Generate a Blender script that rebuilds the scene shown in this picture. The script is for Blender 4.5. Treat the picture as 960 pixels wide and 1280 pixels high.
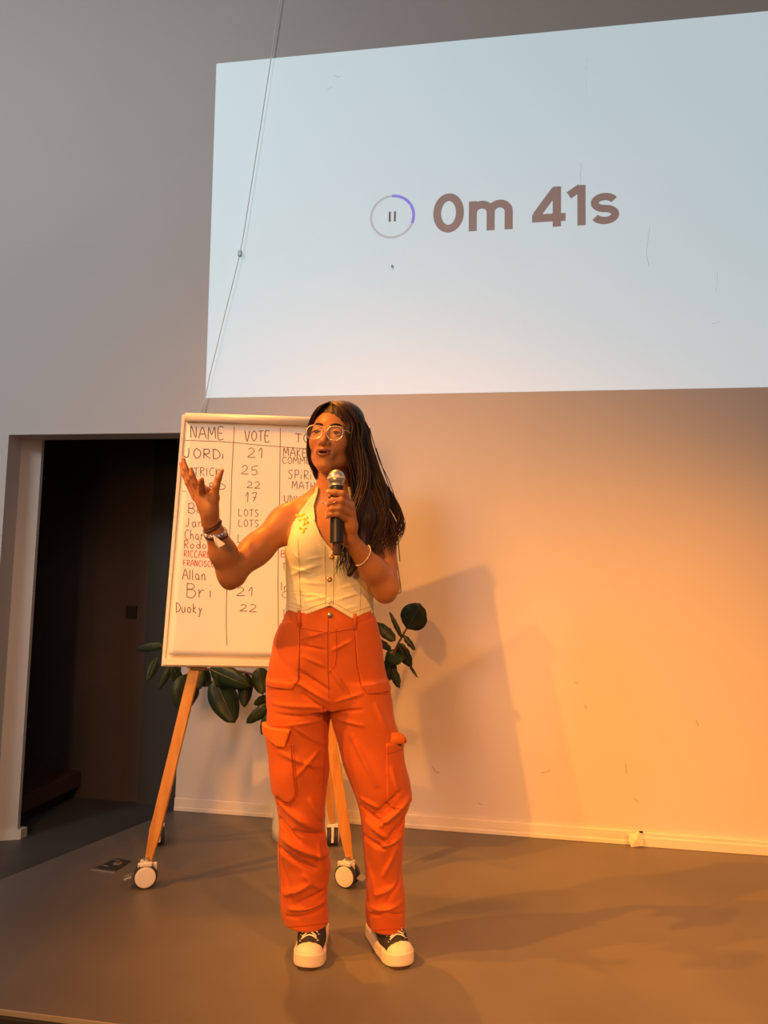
import bpy, math, random
import numpy as np
from mathutils import Vector, Matrix
from mathutils.bvhtree import BVHTree

for o in list(bpy.data.objects):
    bpy.data.objects.remove(o)
S = bpy.context.scene
COL = S.collection
R = math.radians
random.seed(7)
rng = np.random.default_rng(7)

# ------------------------------------------------------------------ camera
FOC, CAMH = 940.0, 1.165
YAW, PIT, ROL = R(9.4), R(5.3), R(1.24)
FW = Vector((-math.sin(YAW)*math.cos(PIT), math.cos(YAW)*math.cos(PIT), math.sin(PIT)))
RT0 = FW.cross(Vector((0, 0, 1))).normalized()
UP0 = RT0.cross(FW)
RT = RT0*math.cos(ROL) + UP0*math.sin(ROL)
UP = RT.cross(FW)
CP = Vector((0, 0, CAMH))
cam = bpy.data.cameras.new('camera')
camo = bpy.data.objects.new('camera', cam)
COL.objects.link(camo)
m3 = Matrix((RT, UP, -FW)).transposed()
camo.matrix_world = Matrix.Translation(CP) @ m3.to_4x4()
cam.sensor_fit = 'VERTICAL'
cam.sensor_height = 32.0
cam.lens = FOC/1280*32.0
S.camera = camo

def ray(x, y):
    return FW*FOC + RT*(x-480) - UP*(y-640)
def on_z(x, y, z=0.0):
    d = ray(x, y); return CP + d*((z-CAMH)/d.z)
def on_y(x, y, Y):
    d = ray(x, y); return CP + d*(Y/d.y)
def on_plane(x, y, p0, n):
    d = ray(x, y); return CP + d*((p0-CP).dot(n)/d.dot(n))

# ------------------------------------------------------------------ world, lights, exposure
w = bpy.data.worlds.new('world'); S.world = w; w.use_nodes = True
w.node_tree.nodes['Background'].inputs[0].default_value = (1.0, 0.97, 0.93, 1)
w.node_tree.nodes['Background'].inputs[1].default_value = 0.13
S.view_settings.view_transform = 'Standard'
S.view_settings.look = 'None'
S.view_settings.exposure = 0.0
S.view_settings.gamma = 1.0

def spot(name, loc, aim, power, col, ang, blend, rad):
    l = bpy.data.lights.new(name, 'SPOT'); l.energy = power; l.color = col
    l.spot_size = R(ang); l.spot_blend = blend; l.shadow_soft_size = rad
    o = bpy.data.objects.new(name, l); COL.objects.link(o); o.location = loc
    o.rotation_euler = (Vector(aim)-Vector(loc)).to_track_quat('-Z', 'Y').to_euler()
    return o
AMB, AMB2 = (1.0, 0.345, 0.022), (1.0, 0.30, 0.02)
spot('stage_or_fill_light', (-5.13, -0.82, 6.67), (0.45, 3.1, 0.2), 2500, AMB, 26, 1.0, 0.05)
spot('stage_or_fill_light', (-5.47, 0.18, 7.16), (0.50, 3.1, 0.2), 2050, AMB, 26, 1.0, 0.05)
spot('stage_or_fill_light', (4.2, -3.0, 5.6), (0.25, 3.5, -0.5), 3000, AMB2, 27, 1.0, 0.10)
spot('back_light', (-1.6, 3.5, 4.2), (0.4, 1.9, 0.0), 520, AMB2, 50, 1.0, 0.05)
def area(name, loc, aim, size, power, col):
    l = bpy.data.lights.new(name, 'AREA'); l.energy = power; l.color = col; l.size = size
    o = bpy.data.objects.new(name, l); COL.objects.link(o); o.location = loc
    o.rotation_euler = (Vector(aim)-Vector(loc)).to_track_quat('-Z', 'Y').to_euler()
    return o
spot('wall_fill_light', (-6.0, -4.0, 6.0), (-2.9, 3.7, 2.9), 1250, (0.95, 0.98, 1.0), 44, 1.0, 1.2)  # added cool spot, stands in for bounce and ambient on the left wall
spot('stage_or_fill_light', (-0.6, -4.5, 3.6), (-2.7, 3.6, 0.3), 430, (1.0, 0.55, 0.30), 22, 1.0, 0.3)  # added warm spot that brightens the pillar, not a stage lamp
area('stage_or_fill_light', (-1.6, -3.2, 2.2), (-0.3, 3.0, 0.6), 1.6, 18, (1.0, 0.40, 0.07)).data.spread = R(46)  # added soft amber fill from the front, not a stage lamp
area('wall_fill_light', (2.0, -3.5, 6.0), (0.3, 3.7, 3.0), 3.0, 44, (1.0, 0.80, 0.68))  # added soft warm fill for the upper wall, no real lamp

# ------------------------------------------------------------------ helpers
def new_obj(name, me, parent=None, loc=None):
    o = bpy.data.objects.new(name, me); COL.objects.link(o)
    if parent is not None: o.parent = parent
    if loc is not None: o.location = loc
    return o
def tag(o, label=None, cat=None, group=None, kind=None):
    if label: o['label'] = label
    if cat: o['category'] = cat
    if group: o['group'] = group
    if kind: o['kind'] = kind
    return o
def thing(name, label, cat, loc=(0, 0, 0), rz=0.0, group=None):
    o = bpy.data.objects.new(name, None); COL.objects.link(o)
    o.location = loc; o.rotation_euler = (0, 0, rz); o.empty_display_size = .1
    return tag(o, label, cat, group)

class MB:
    def __init__(s): s.v = []; s.f = []; s.fm = []
    def add(s, vs, fs, m=0):
        b = len(s.v); s.v += [tuple(v) for v in vs]
        s.f += [tuple(i+b for i in f) for f in fs]; s.fm += [m]*len(fs)
    def box(s, a, b, m=0, M=None):
        x0, y0, z0 = a; x1, y1, z1 = b
        vs = [Vector(p) for p in [(x0,y0,z0),(x1,y0,z0),(x1,y1,z0),(x0,y1,z0),(x0,y0,z1),(x1,y0,z1),(x1,y1,z1),(x0,y1,z1)]]
        if M: vs = [M @ v for v in vs]
        s.add(vs, [(3,2,1,0),(4,5,6,7),(0,1,5,4),(1,2,6,5),(2,3,7,6),(3,0,4,7)], m)
    def tube(s, pts, rad, n=8, m=0, closed=False, flat=None):
        pts = [Vector(p) for p in pts]; N = len(pts)
        rs = rad if hasattr(rad, '__len__') else [rad]*N
        vs = []; prev = None
        for i, p in enumerate(pts):
            if closed: t = pts[(i+1) % N]-pts[i-1]
            else: t = pts[min(i+1, N-1)]-pts[max(i-1, 0)]
            t = t.normalized() if t.length > 1e-9 else Vector((0, 0, 1))
            if prev is None:
                a = t.cross(Vector((0, 0, 1)))
                if a.length < .1: a = t.cross(Vector((1, 0, 0)))
            else:
                a = prev - t*prev.dot(t)
            a.normalize(); prev = a; b = t.cross(a)
            for k in range(n):
                q = 2*math.pi*k/n
                vs.append(p + (a*math.cos(q)+b*math.sin(q)*(flat or 1))*rs[i])
        fs = []
        for i in range(N if closed else N-1):
            j = (i+1) % N
            for k in range(n):
                l = (k+1) % n
                fs.append((i*n+k, i*n+l, j*n+l, j*n+k))
        if not closed:
            fs.append(tuple(range(n))[::-1]); fs.append(tuple((N-1)*n+k for k in range(n)))
        s.add(vs, fs, m)
    def lathe(s, prof, n=32, m=0, M=None):
        vs = []; fs = []
        for (r, z) in prof:
            for k in range(n):
                q = 2*math.pi*k/n; v = Vector((r*math.cos(q), r*math.sin(q), z))
                vs.append(M @ v if M else v)
        for i in range(len(prof)-1):
            for k in range(n):
                l = (k+1) % n; fs.append((i*n+k, i*n+l, (i+1)*n+l, (i+1)*n+k))
        fs.append(tuple(range(n))[::-1]); fs.append(tuple((len(prof)-1)*n+k for k in range(n)))
        s.add(vs, fs, m)
    def prism(s, poly, h0, h1, fr, m=0):      # poly in 2D, fr(x, y, h) -> point
        n = len(poly)
        vs = [fr(x, y, h0) for x, y in poly]+[fr(x, y, h1) for x, y in poly]
        fs = [tuple(range(n))[::-1], tuple(range(n, 2*n))]
        fs += [(i, (i+1) % n, n+(i+1) % n, n+i) for i in range(n)]
        s.add(vs, fs, m)
    def ribbon(s, pts, w, fr, m=0, th=0.0006):   # flat stroke of half width w with mitred joints
        P2 = []
        for p in pts:
            if not P2 or (Vector(p)-P2[-1]).length > 1e-5: P2.append(Vector(p))
        n = len(P2)
        if n < 2: return
        L = []; Rr = []
        for i in range(n):
            d0 = (P2[i]-P2[i-1]).normalized() if i else (P2[1]-P2[0]).normalized()
            d1 = (P2[i+1]-P2[i]).normalized() if i < n-1 else d0
            t = d0+d1
            t = t.normalized() if t.length > 1e-6 else d0
            nn = Vector((-t.y, t.x)); c = max(.5, nn.dot(Vector((-d0.y, d0.x))))
            L.append(P2[i]+nn*(w/c)); Rr.append(P2[i]-nn*(w/c))
        vs = [fr(p.x, p.y, th) for p in L]+[fr(p.x, p.y, th) for p in Rr]
        vs += [fr(p.x, p.y, 0) for p in L]+[fr(p.x, p.y, 0) for p in Rr]
        fs = []
        for i in range(n-1):
            fs += [(n+i, n+i+1, i+1, i), (i, i+1, 2*n+i+1, 2*n+i), (n+i+1, n+i, 3*n+i, 3*n+i+1)]
        s.add(vs, fs, m)
    def mesh(s, name):
        me = bpy.data.meshes.new(name); me.from_pydata(s.v, [], s.f); me.validate()
        return me
    def build(s, name, mats, parent=None, smooth=False, loc=None, bevel=0):
        me = s.mesh(name)
        for m in (mats if isinstance(mats, (list, tuple)) else [mats]): me.materials.append(m)
        if len(me.polygons) == len(s.fm): me.polygons.foreach_set('material_index', s.fm)
        if smooth: me.polygons.foreach_set('use_smooth', [True]*len(me.polygons))
        o = new_obj(name, me, parent, loc)
        if bevel:
            b = o.modifiers.new('bevel', 'BEVEL'); b.width = bevel; b.segments = 2; b.limit_method = 'ANGLE'
        return o

# ------------------------------------------------------------------ materials
def mat(name, col, rough=.6, metal=0, spec=.5, noise=None, bump=None, emit=None, sss=0, sheen=0, trans=0, alpha=1, coat=0):
    m = bpy.data.materials.new(name); m.use_nodes = True
    nt = m.node_tree; b = nt.nodes['Principled BSDF']
    b.inputs['Base Color'].default_value = (*col, 1)
    b.inputs['Roughness'].default_value = rough; b.inputs['Metallic'].default_value = metal
    b.inputs['Specular IOR Level'].default_value = spec
    if sss: b.inputs['Subsurface Weight'].default_value = sss; b.inputs['Subsurface Scale'].default_value = .01
    if sheen: b.inputs['Sheen Weight'].default_value = sheen
    if trans: b.inputs['Transmission Weight'].default_value = trans
    if coat: b.inputs['Coat Weight'].default_value = coat
    if alpha < 1: b.inputs['Alpha'].default_value = alpha
    if emit: b.inputs['Emission Color'].default_value = (*emit[:3], 1); b.inputs['Emission Strength'].default_value = emit[3]
    tc = nt.nodes.new('ShaderNodeTexCoord')
    def nz(scale, detail=3, stretch=None):
        n = nt.nodes.new('ShaderNodeTexNoise'); n.inputs['Scale'].default_value = scale; n.inputs['Detail'].default_value = detail
        if stretch:
            mp = nt.nodes.new('ShaderNodeMapping'); mp.inputs['Scale'].default_value = stretch
            nt.links.new(tc.outputs['Object'], mp.inputs[0]); nt.links.new(mp.outputs[0], n.inputs['Vector'])
        else: nt.links.new(tc.outputs['Object'], n.inputs['Vector'])
        return n
    if noise:                                  # (scale, second colour, low, high[, stretch])
        n = nz(noise[0], 4, noise[4] if len(noise) > 4 else None)
        rp = nt.nodes.new('ShaderNodeValToRGB')
        rp.color_ramp.elements[0].position = noise[2]; rp.color_ramp.elements[1].position = noise[3]
        rp.color_ramp.elements[0].color = (*col, 1); rp.color_ramp.elements[1].color = (*noise[1], 1)
        nt.links.new(n.outputs[0], rp.inputs[0]); nt.links.new(rp.outputs[0], b.inputs['Base Color'])
    if bump:                                   # (scale, strength, distance[, stretch])
        n = nz(bump[0], 4, bump[3] if len(bump) > 3 else None)
        bp = nt.nodes.new('ShaderNodeBump'); bp.inputs['Strength'].default_value = bump[1]; bp.inputs['Distance'].default_value = bump[2]
        nt.links.new(n.outputs[0], bp.inputs['Height']); nt.links.new(bp.outputs[0], b.inputs['Normal'])
    return m

M_wall = mat('wall_paint', (.66, .62, .60), .75, noise=(.8, (.62, .585, .57), .35, .7), bump=(60, .08, .002))
M_base = mat('skirting_paint', (.74, .70, .64), .45, noise=(3, (.60, .56, .50), .55, .75, (1, 1, 8)))
M_stage = mat('stage_vinyl', (.158, .142, .132), .42, noise=(1.3, (.128, .115, .107), .4, .62), bump=(120, .05, .001), spec=.35)
M_edge = mat('stage_edge_trim', (.75, .62, .45), .3, metal=.6)
M_dark = mat('dark_side', (.02, .018, .016), .8)
M_lower = mat('lower_floor', (.10, .095, .09), .5, noise=(2, (.08, .075, .07), .4, .6))
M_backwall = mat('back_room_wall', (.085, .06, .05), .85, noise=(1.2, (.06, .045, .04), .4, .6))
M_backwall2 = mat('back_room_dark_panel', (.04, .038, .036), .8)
M_black = mat('black', (.008, .008, .008), .6)
M_screen = mat('projected_light', (.66, .62, .60), .75, emit=(.72, .87, .92, .50))
# gentle projector unevenness across the picture
nt = M_screen.node_tree; b = nt.nodes['Principled BSDF']
_n = nt.nodes.new('ShaderNodeTexNoise'); _n.inputs['Scale'].default_value = .55
_tc = nt.nodes.new('ShaderNodeTexCoord'); nt.links.new(_tc.outputs['Object'], _n.inputs['Vector'])
_r = nt.nodes.new('ShaderNodeValToRGB'); _r.color_ramp.elements[0].position = .3; _r.color_ramp.elements[1].position = .7
_r.color_ramp.elements[0].color = (.62, .88, .97, 1); _r.color_ramp.elements[1].color = (.68, .87, .98, 1)
nt.links.new(_n.outputs[0], _r.inputs[0]); nt.links.new(_r.outputs[0], b.inputs['Emission Color'])
M_text = mat('projected_brown', (.50, .36, .33), .8, emit=(.55, .42, .40, .14))
M_ring = mat('projected_grey', (.55, .55, .58), .8, emit=(.6, .62, .68, .38))
M_blue = mat('projected_blue', (.3, .25, .7), .8, emit=(.28, .25, .9, .5))
M_glyph = mat('projected_dark_grey', (.3, .28, .28), .8, emit=(.3, .3, .3, .1))
M_cable = mat('white_cable', (.9, .9, .9), .4)
M_scuff = mat('wall_scuff', (.42, .39, .37), .9)
M_wood = mat('easel_wood', (.60, .28, .065), .45, noise=(6, (.48, .20, .04), .4, .65, (6, 6, .5)), bump=(30, .1, .001, (6, 6, .5)))
M_frame = mat('board_frame', (.80, .72, .62), .35)
M_paper = mat('flip_paper', (.84, .80, .75), .7, bump=(3, .12, .01))
M_ink = mat('black_marker', (.13, .095, .10), .7)
M_inkr = mat('red_marker', (.55, .06, .03), .7)
M_inkb = mat('brown_marker', (.30, .09, .05), .7)
M_cwhite = mat('caster_white', (.80, .76, .70), .35)
M_crub = mat('caster_rubber', (.03, .03, .035), .6)
M_cgrey = mat('caster_grey', (.30, .29, .29), .35, metal=.4)
M_leaf = mat('rubber_leaf', (.014, .030, .013), .42, noise=(9, (.026, .048, .020), .4, .6), spec=.3)
M_leaf2 = mat('rubber_leaf_underside', (.07, .085, .05), .45)
M_stem = mat('plant_stem', (.10, .055, .035), .6)
M_pot = mat('white_pot', (.62, .63, .65), .3, noise=(4, (.52, .53, .56), .4, .7))
M_soil = mat('soil', (.04, .028, .02), .9)
M_skin = mat('skin', (.47, .195, .075), .45, sss=.12, noise=(7, (.41, .165, .06), .35, .7), bump=(140, .05, .001), spec=.45)
M_lip = mat('lips', (.20, .060, .040), .4)
M_mouth = mat('mouth_inside', (.05, .012, .01), .6)
M_nail = mat('pale_nails', (.72, .42, .34), .2)
M_hair = mat('hair', (.026, .012, .006), .48, noise=(26, (.06, .025, .012), .45, .75, (1, 1, .12)), spec=.3)
M_hair2 = mat('hair_warm_strand', (.052, .021, .009), .5, spec=.3)
M_brow = mat('brow_hair', (.02, .01, .006), .7)
M_eye = mat('eye_white', (.42, .35, .30), .12)
M_iris = mat('iris', (.035, .015, .008), .08)
M_gold = mat('pale_gold_wire', (.80, .62, .45), .25, metal=.8)
M_glass = mat('spectacle_glass', (.9, .9, .95), .02, alpha=.02, spec=.4)
M_vest = mat('cream_denim', (.84, .76, .50), .8, noise=(14, (.72, .66, .48), .4, .7), bump=(260, .25, .001), sheen=.1)
M_vtrim = mat('cream_seam', (.88, .80, .54), .75)
M_vdark = mat('cream_stitch', (.42, .32, .17), .9)
M_tr = mat('orange_cotton', (.54, .098, .005), .82, noise=(10, (.48, .082, .004), .4, .7), bump=(300, .2, .001), sheen=.12)
M_trs = mat('orange_stitch', (.34, .035, .006), .9)
M_tre = mat('orange_edge', (.70, .16, .012), .8)
M_button = mat('grey_metal_button', (.35, .32, .28), .3, metal=.9)
M_copper = mat('copper_button', (.55, .28, .14), .3, metal=.8)
M_yellow = mat('yellow_enamel', (.95, .72, .04), .25)
M_canvas = mat('black_canvas', (.028, .026, .03), .85, bump=(400, .3, .001))
M_rubber = mat('off_white_rubber', (.80, .70, .62), .45)
M_lace = mat('cream_lace', (.86, .80, .66), .8)
M_sole = mat('outsole_dark', (.06, .03, .03), .8)
M_micb = mat('microphone_body', (.022, .024, .030), .38, metal=.2)
M_grille = mat('microphone_grille', (.62, .58, .52), .32, metal=.85, bump=(900, .35, .0006))
M_bead = mat('pearl_beads', (.80, .66, .52), .25)
M_band = mat('brown_band', (.07, .02, .015), .7)
M_bandb = mat('patterned_band', (.12, .12, .30), .7, noise=(160, (.75, .7, .7), .5, .52))
M_tagw = mat('white_tag', (.85, .80, .76), .6)
M_tape = mat('tape', (.80, .68, .52), .5)
M_plate = mat('floor_box_lid', (.07, .065, .065), .35, metal=.4)
M_steel = mat('steel_edge', (.7, .68, .66), .25, metal=.9)
M_step = mat('dark_step', (.10, .045, .03), .7)

# ------------------------------------------------------------------ signed-distance modelling
def smin(a, b, k):
    if k <= 0: return np.minimum(a, b)
    h = np.maximum(k-np.abs(a-b), 0)/k
    return np.minimum(a, b)-h*h*k*.25
class Vol:
    def __init__(s, xs, ys, zs):
        s.a = [np.asarray(t, np.float32) for t in (xs, ys, zs)]
        s.F = np.full([len(t) for t in s.a], .5, np.float32)
    def reg(s, lo, hi, pad):
        sl = []
        for t, l, h in zip(s.a, lo, hi):
            i0 = int(np.searchsorted(t, l-pad)); i1 = int(np.searchsorted(t, h+pad))
            sl.append(slice(max(i0-1, 0), min(i1+1, len(t))))
        X = s.a[0][sl[0]][:, None, None]; Y = s.a[1][sl[1]][None, :, None]; Z = s.a[2][sl[2]][None, None, :]
        return tuple(sl), X, Y, Z
    def add(s, fn, lo, hi, k=.01, pad=None, op='u'):
        sl, X, Y, Z = s.reg(lo, hi, (pad if pad is not None else k+.012))
        if X.size == 0 or Y.size == 0 or Z.size == 0: return
        f = fn(X, Y, Z).astype(np.float32)
        if op == 'u': s.F[sl] = smin(s.F[sl], f, k)
        else: s.F[sl] = -smin(-s.F[sl], -f, k)
    def cone(s, a, b, ra, rb, k=.01, op='u', sy=1.0):
        a = np.array(a, float); b = np.array(b, float); r = max(ra, rb)
        lo = np.minimum(a, b)-r; hi = np.maximum(a, b)+r
        ab = b-a; L2 = float(ab@ab)+1e-12
        def fn(X, Y, Z):
            t = np.clip(((X-a[0])*ab[0]+(Y-a[1])*ab[1]+(Z-a[2])*ab[2])/L2, 0, 1)
            return np.sqrt((X-a[0]-t*ab[0])**2+((Y-a[1]-t*ab[1])/sy)**2+(Z-a[2]-t*ab[2])**2)-(ra+(rb-ra)*t)
        s.add(fn, lo, hi, k, op=op)
    def ell(s, c, r, k=.01, M=None, op='u'):
        c = np.array(c, float); r = np.array(r, float); R_ = r.max()
        Mi = np.array(M) if M is not None else np.eye(3)   # columns: the ellipsoid's axes
        def fn(X, Y, Z):
            dx, dy, dz = X-c[0], Y-c[1], Z-c[2]
            p = [Mi[0, i]*dx+Mi[1, i]*dy+Mi[2, i]*dz for i in range(3)]
            k0 = np.sqrt((p[0]/r[0])**2+(p[1]/r[1])**2+(p[2]/r[2])**2)
            k1 = np.sqrt((p[0]/r[0]**2)**2+(p[1]/r[1]**2)**2+(p[2]/r[2]**2)**2)+1e-6
            return k0*(k0-1)/k1
        s.add(fn, c-R_, c+R_, k, op=op)
    def mesh(s, F=None):
        F = s.F if F is None else F
        I = F < 0
        nx, ny, nz = F.shape
        c = np.zeros((nx-1, ny-1, nz-1), np.int8)
        offs = [(i, j, k) for i in (0, 1) for j in (0, 1) for k in (0, 1)]
        for i, j, k in offs: c += I[i:nx-1+i, j:ny-1+j, k:nz-1+k]
        cells = np.argwhere((c > 0) & (c < 8))
        idx = np.full(c.shape, -1, np.int32); idx[cells[:, 0], cells[:, 1], cells[:, 2]] = np.arange(len(cells))
        val = np.stack([F[cells[:, 0]+i, cells[:, 1]+j, cells[:, 2]+k] for i, j, k in offs], 1)
        pos = np.stack([np.stack([s.a[0][cells[:, 0]+i], s.a[1][cells[:, 1]+j], s.a[2][cells[:, 2]+k]], 1) for i, j, k in offs], 1)
        acc = np.zeros((len(cells), 3)); cnt = np.zeros(len(cells))
        for p in range(8):
            for q in range(p+1, 8):
                if sum(abs(a-b) for a, b in zip(offs[p], offs[q])) != 1: continue
                m = (val[:, p] < 0) != (val[:, q] < 0)
                t = np.where(m, val[:, p]/(val[:, p]-val[:, q]+1e-12), 0)
                pt = pos[:, p]+(pos[:, q]-pos[:, p])*t[:, None]
                acc += np.where(m[:, None], pt, 0); cnt += m
        V = acc/cnt[:, None]
        fs = []
        for ax in range(3):
            A = np.moveaxis(I, ax, 0); X = np.moveaxis(idx, ax, 0)
            d = A[:-1, 1:-1, 1:-1] != A[1:, 1:-1, 1:-1]
            e = np.argwhere(d); i, j, k = e[:, 0], e[:, 1], e[:, 2]
            q = np.stack([X[i, j, k], X[i, j+1, k], X[i, j+1, k+1], X[i, j, k+1]], 1)
            ins = A[i, j+1, k+1]
            if ax == 1: ins = ~ins
            q[~ins] = q[~ins][:, ::-1]
            fs.append(q)
        return V, np.concatenate(fs)
def np_mesh(name, V, Q, mats, parent=None, relax=1):
    if relax:
        for _ in range(relax):
            acc = np.zeros_like(V); cnt = np.zeros(len(V))
            for a in range(4):
                np.add.at(acc, Q[:, a], V[Q[:, (a+1) % 4]]); np.add.at(cnt, Q[:, a], 1)
            V = V*.5+.5*acc/np.maximum(cnt, 1)[:, None]
    me = bpy.data.meshes.new(name)
    me.vertices.add(len(V)); me.vertices.foreach_set('co', V.astype(np.float32).ravel())
    me.loops.add(len(Q)*4); me.loops.foreach_set('vertex_index', Q.astype(np.int32).ravel())
    me.polygons.add(len(Q)); me.polygons.foreach_set('loop_start', np.arange(0, len(Q)*4, 4, dtype=np.int32))
    me.polygons.foreach_set('use_smooth', np.ones(len(Q), bool))
    me.update(calc_edges=True)
    for m in (mats if isinstance(mats, (list, tuple)) else [mats]): me.materials.append(m)
    return new_obj(name, me, parent)
def poly_sd(poly, X, Z):                       # signed distance to a polygon, X, Z broadcastable
    P_ = np.array(poly, float); n = len(P_)
    shp = np.broadcast(X, Z).shape
    d = np.full(shp, 1e9); s_ = np.ones(shp)
    j = n-1
    for i in range(n):
        ex, ez = P_[j]-P_[i]
        wx, wz = X-P_[i, 0], Z-P_[i, 1]
        t = np.clip((wx*ex+wz*ez)/(ex*ex+ez*ez+1e-12), 0, 1)
        d = np.minimum(d, (wx-ex*t)**2+(wz-ez*t)**2)
        c1 = Z >= P_[i, 1]; c2 = Z < P_[j, 1]; c3 = ex*wz > ez*wx
        fl = (c1 & c2 & c3) | (~c1 & ~c2 & ~c3)
        s_ = np.where(fl, -s_, s_); j = i
    return (s_*np.sqrt(d)).astype(np.float32)
def smooth_tab(zs, tab_z, tab_v, it=10):
    o = np.argsort(tab_z); v = np.interp(zs, np.array(tab_z)[o], np.array(tab_v)[o])
    for _ in range(it):
        v[1:-1] = (v[:-2]+2*v[1:-1]+v[2:])/4
    return v
def loft(vol, rows, k=.02, it=12, p=2.0):       # rows: (z, cx, cy, a, b)
    z = [r[0] for r in rows]; lo = min(z); hi = max(z)
    zs = vol.a[2]; T = [smooth_tab(zs.astype(float), z, [r[i] for r in rows], it) for i in range(1, 5)]
    def fn(X, Y, Z):
        zi = Z.ravel(); g = [np.interp(zi, zs, t)[None, None, :] for t in T]
        dx = np.abs(X-g[0]); dy = np.abs(Y-g[1]); a, b_ = g[2], g[3]
        if p == 2.0:
            k0 = np.sqrt((dx/a)**2+(dy/b_)**2); k1 = np.sqrt((dx/a**2)**2+(dy/b_**2)**2)+1e-6
            f = k0*(k0-1)/k1
        else:
            k0 = ((dx/a)**p+(dy/b_)**p)**(1/p); f = (k0-1)*np.minimum(a, b_)
        e = np.maximum(lo-Z, Z-hi)
        return np.maximum(f, e)
    mx = max(abs(r[1])+r[3] for r in rows); my = max(abs(r[2])+r[4] for r in rows)
    vol.add(fn, (-mx, -my, lo), (mx, my, hi), k)
def arange(a, b, h): return np.arange(a, b+h*.5, h)

# ------------------------------------------------------------------ the room
WY = 3.689
LF = -0.265
def struct(o, label=None): o['kind'] = 'structure'; return o
mb = MB()
mb.box((-1.645, WY, -.3), (4.5, WY+.16, 5.6))
struct(mb.build('wall_back', M_wall))
mb = MB(); mb.box((-6.0, WY, 1.925), (-1.645, WY+.16, 5.6)); struct(mb.build('wall_over_doorway', M_wall))
mb = MB(); mb.box((-6.0, WY, LF), (-2.71, WY+.16, 1.925)); struct(mb.build('wall_left', M_wall))
mb = MB(); mb.prism([(-2.712, 3.800), (-2.617, 3.852), (-2.617, 3.875), (-2.712, 3.875)], LF, 1.98, lambda x, y, h: Vector((x, y, h)))
struct(mb.build('wall_pillar', M_wall))
mb = MB(); mb.prism([(-2.712, 3.788), (-2.590, 3.846), (-2.590, 3.90), (-2.712, 3.90)], LF, LF+.05, lambda x, y, h: Vector((x, y, h)))
struct(mb.build('baseboard_pillar', M_base))
mb = MB(); mb.prism([(-1.905-.212, 1.948), (4.5, 1.948-.05), (4.5, WY), (-1.640, WY), (-1.905, 2.717)], LF, 0.0, lambda x, y, h: Vector((x, y, h)))
stg = struct(mb.build('floor', M_stage))
mb = MB(); mb.box((-2.115, 1.939, -.012), (4.5, 1.944, .001)); struct(mb.build('trim_1', M_edge)); 
mb = MB(); mb.box((-2.115, 1.925, LF), (4.5, 1.9355, -.0125)); struct(mb.build('trim_2', M_dark))
mb = MB(); mb.box((-6, -6, LF-.1), (4.5, 6.5, LF-.001)); struct(mb.build('floor_lower', M_lower))
# skirting: two lengths, the right one standing a little proud
p = on_y(793, 1047, WY)
mb = MB(); mb.box((-1.645, WY-.012, .0), (p.x, WY, .062)); mb.box((-1.645, WY-.016, .0), (p.x, WY, .020))
struct(mb.build('baseboard_left', M_base, bevel=.003))
mb = MB(); mb.box((p.x, WY-.020, .0), (4.5, WY, .060)); mb.box((p.x, WY-.026, .0), (4.5, WY-.018, .042))
struct(mb.build('baseboard_right', M_base, bevel=.003))
# back room
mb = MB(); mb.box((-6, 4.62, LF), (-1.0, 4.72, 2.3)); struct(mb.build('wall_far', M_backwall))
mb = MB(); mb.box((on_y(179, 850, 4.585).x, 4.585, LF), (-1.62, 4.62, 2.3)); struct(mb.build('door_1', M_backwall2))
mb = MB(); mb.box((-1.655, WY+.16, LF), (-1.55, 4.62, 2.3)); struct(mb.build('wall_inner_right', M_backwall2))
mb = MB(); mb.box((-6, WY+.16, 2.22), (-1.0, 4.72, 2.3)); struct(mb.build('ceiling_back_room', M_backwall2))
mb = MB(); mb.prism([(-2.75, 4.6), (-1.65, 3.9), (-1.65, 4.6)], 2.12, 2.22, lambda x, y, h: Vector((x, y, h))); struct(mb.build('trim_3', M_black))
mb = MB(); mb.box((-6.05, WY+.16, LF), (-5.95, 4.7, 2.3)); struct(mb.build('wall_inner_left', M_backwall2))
# steps in the back room
st = thing('staircase', 'dark wooden steps in the unlit room behind the doorway, at its left', 'stairs', (-3.13, 4.4, LF))
mb = MB(); mb.box((-.9, -.42, .075), (.42, .215, .175)); mb.build('tread', M_step, st, bevel=.006)
mb = MB(); mb.box((-.9, -.36, 0), (.34, .21, .075)); mb.build('riser', M_step, st)
mb = MB(); mb.box((-.9, -.20, .175), (.13, .21, .235)); mb.build('riser', M_step, st)
mb = MB(); mb.box((-.9, -.25, .235), (.10, .215, .275)); mb.build('tread', M_step, st, bevel=.006)
# small black vent on the far wall
c = on_y(165, 765, 4.585)
v = thing('wall_vent', 'small square black vent on the dark wall behind the doorway', 'vent', (-2.49, 4.62, .90))
mb = MB(); mb.box((-.035, -.014, -.04), (.035, 0, .04)); mb.build('cover', M_black, v)
v.location = (on_y(165, 765, 4.62).x, 4.62, on_y(165, 765, 4.62).z)

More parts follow.
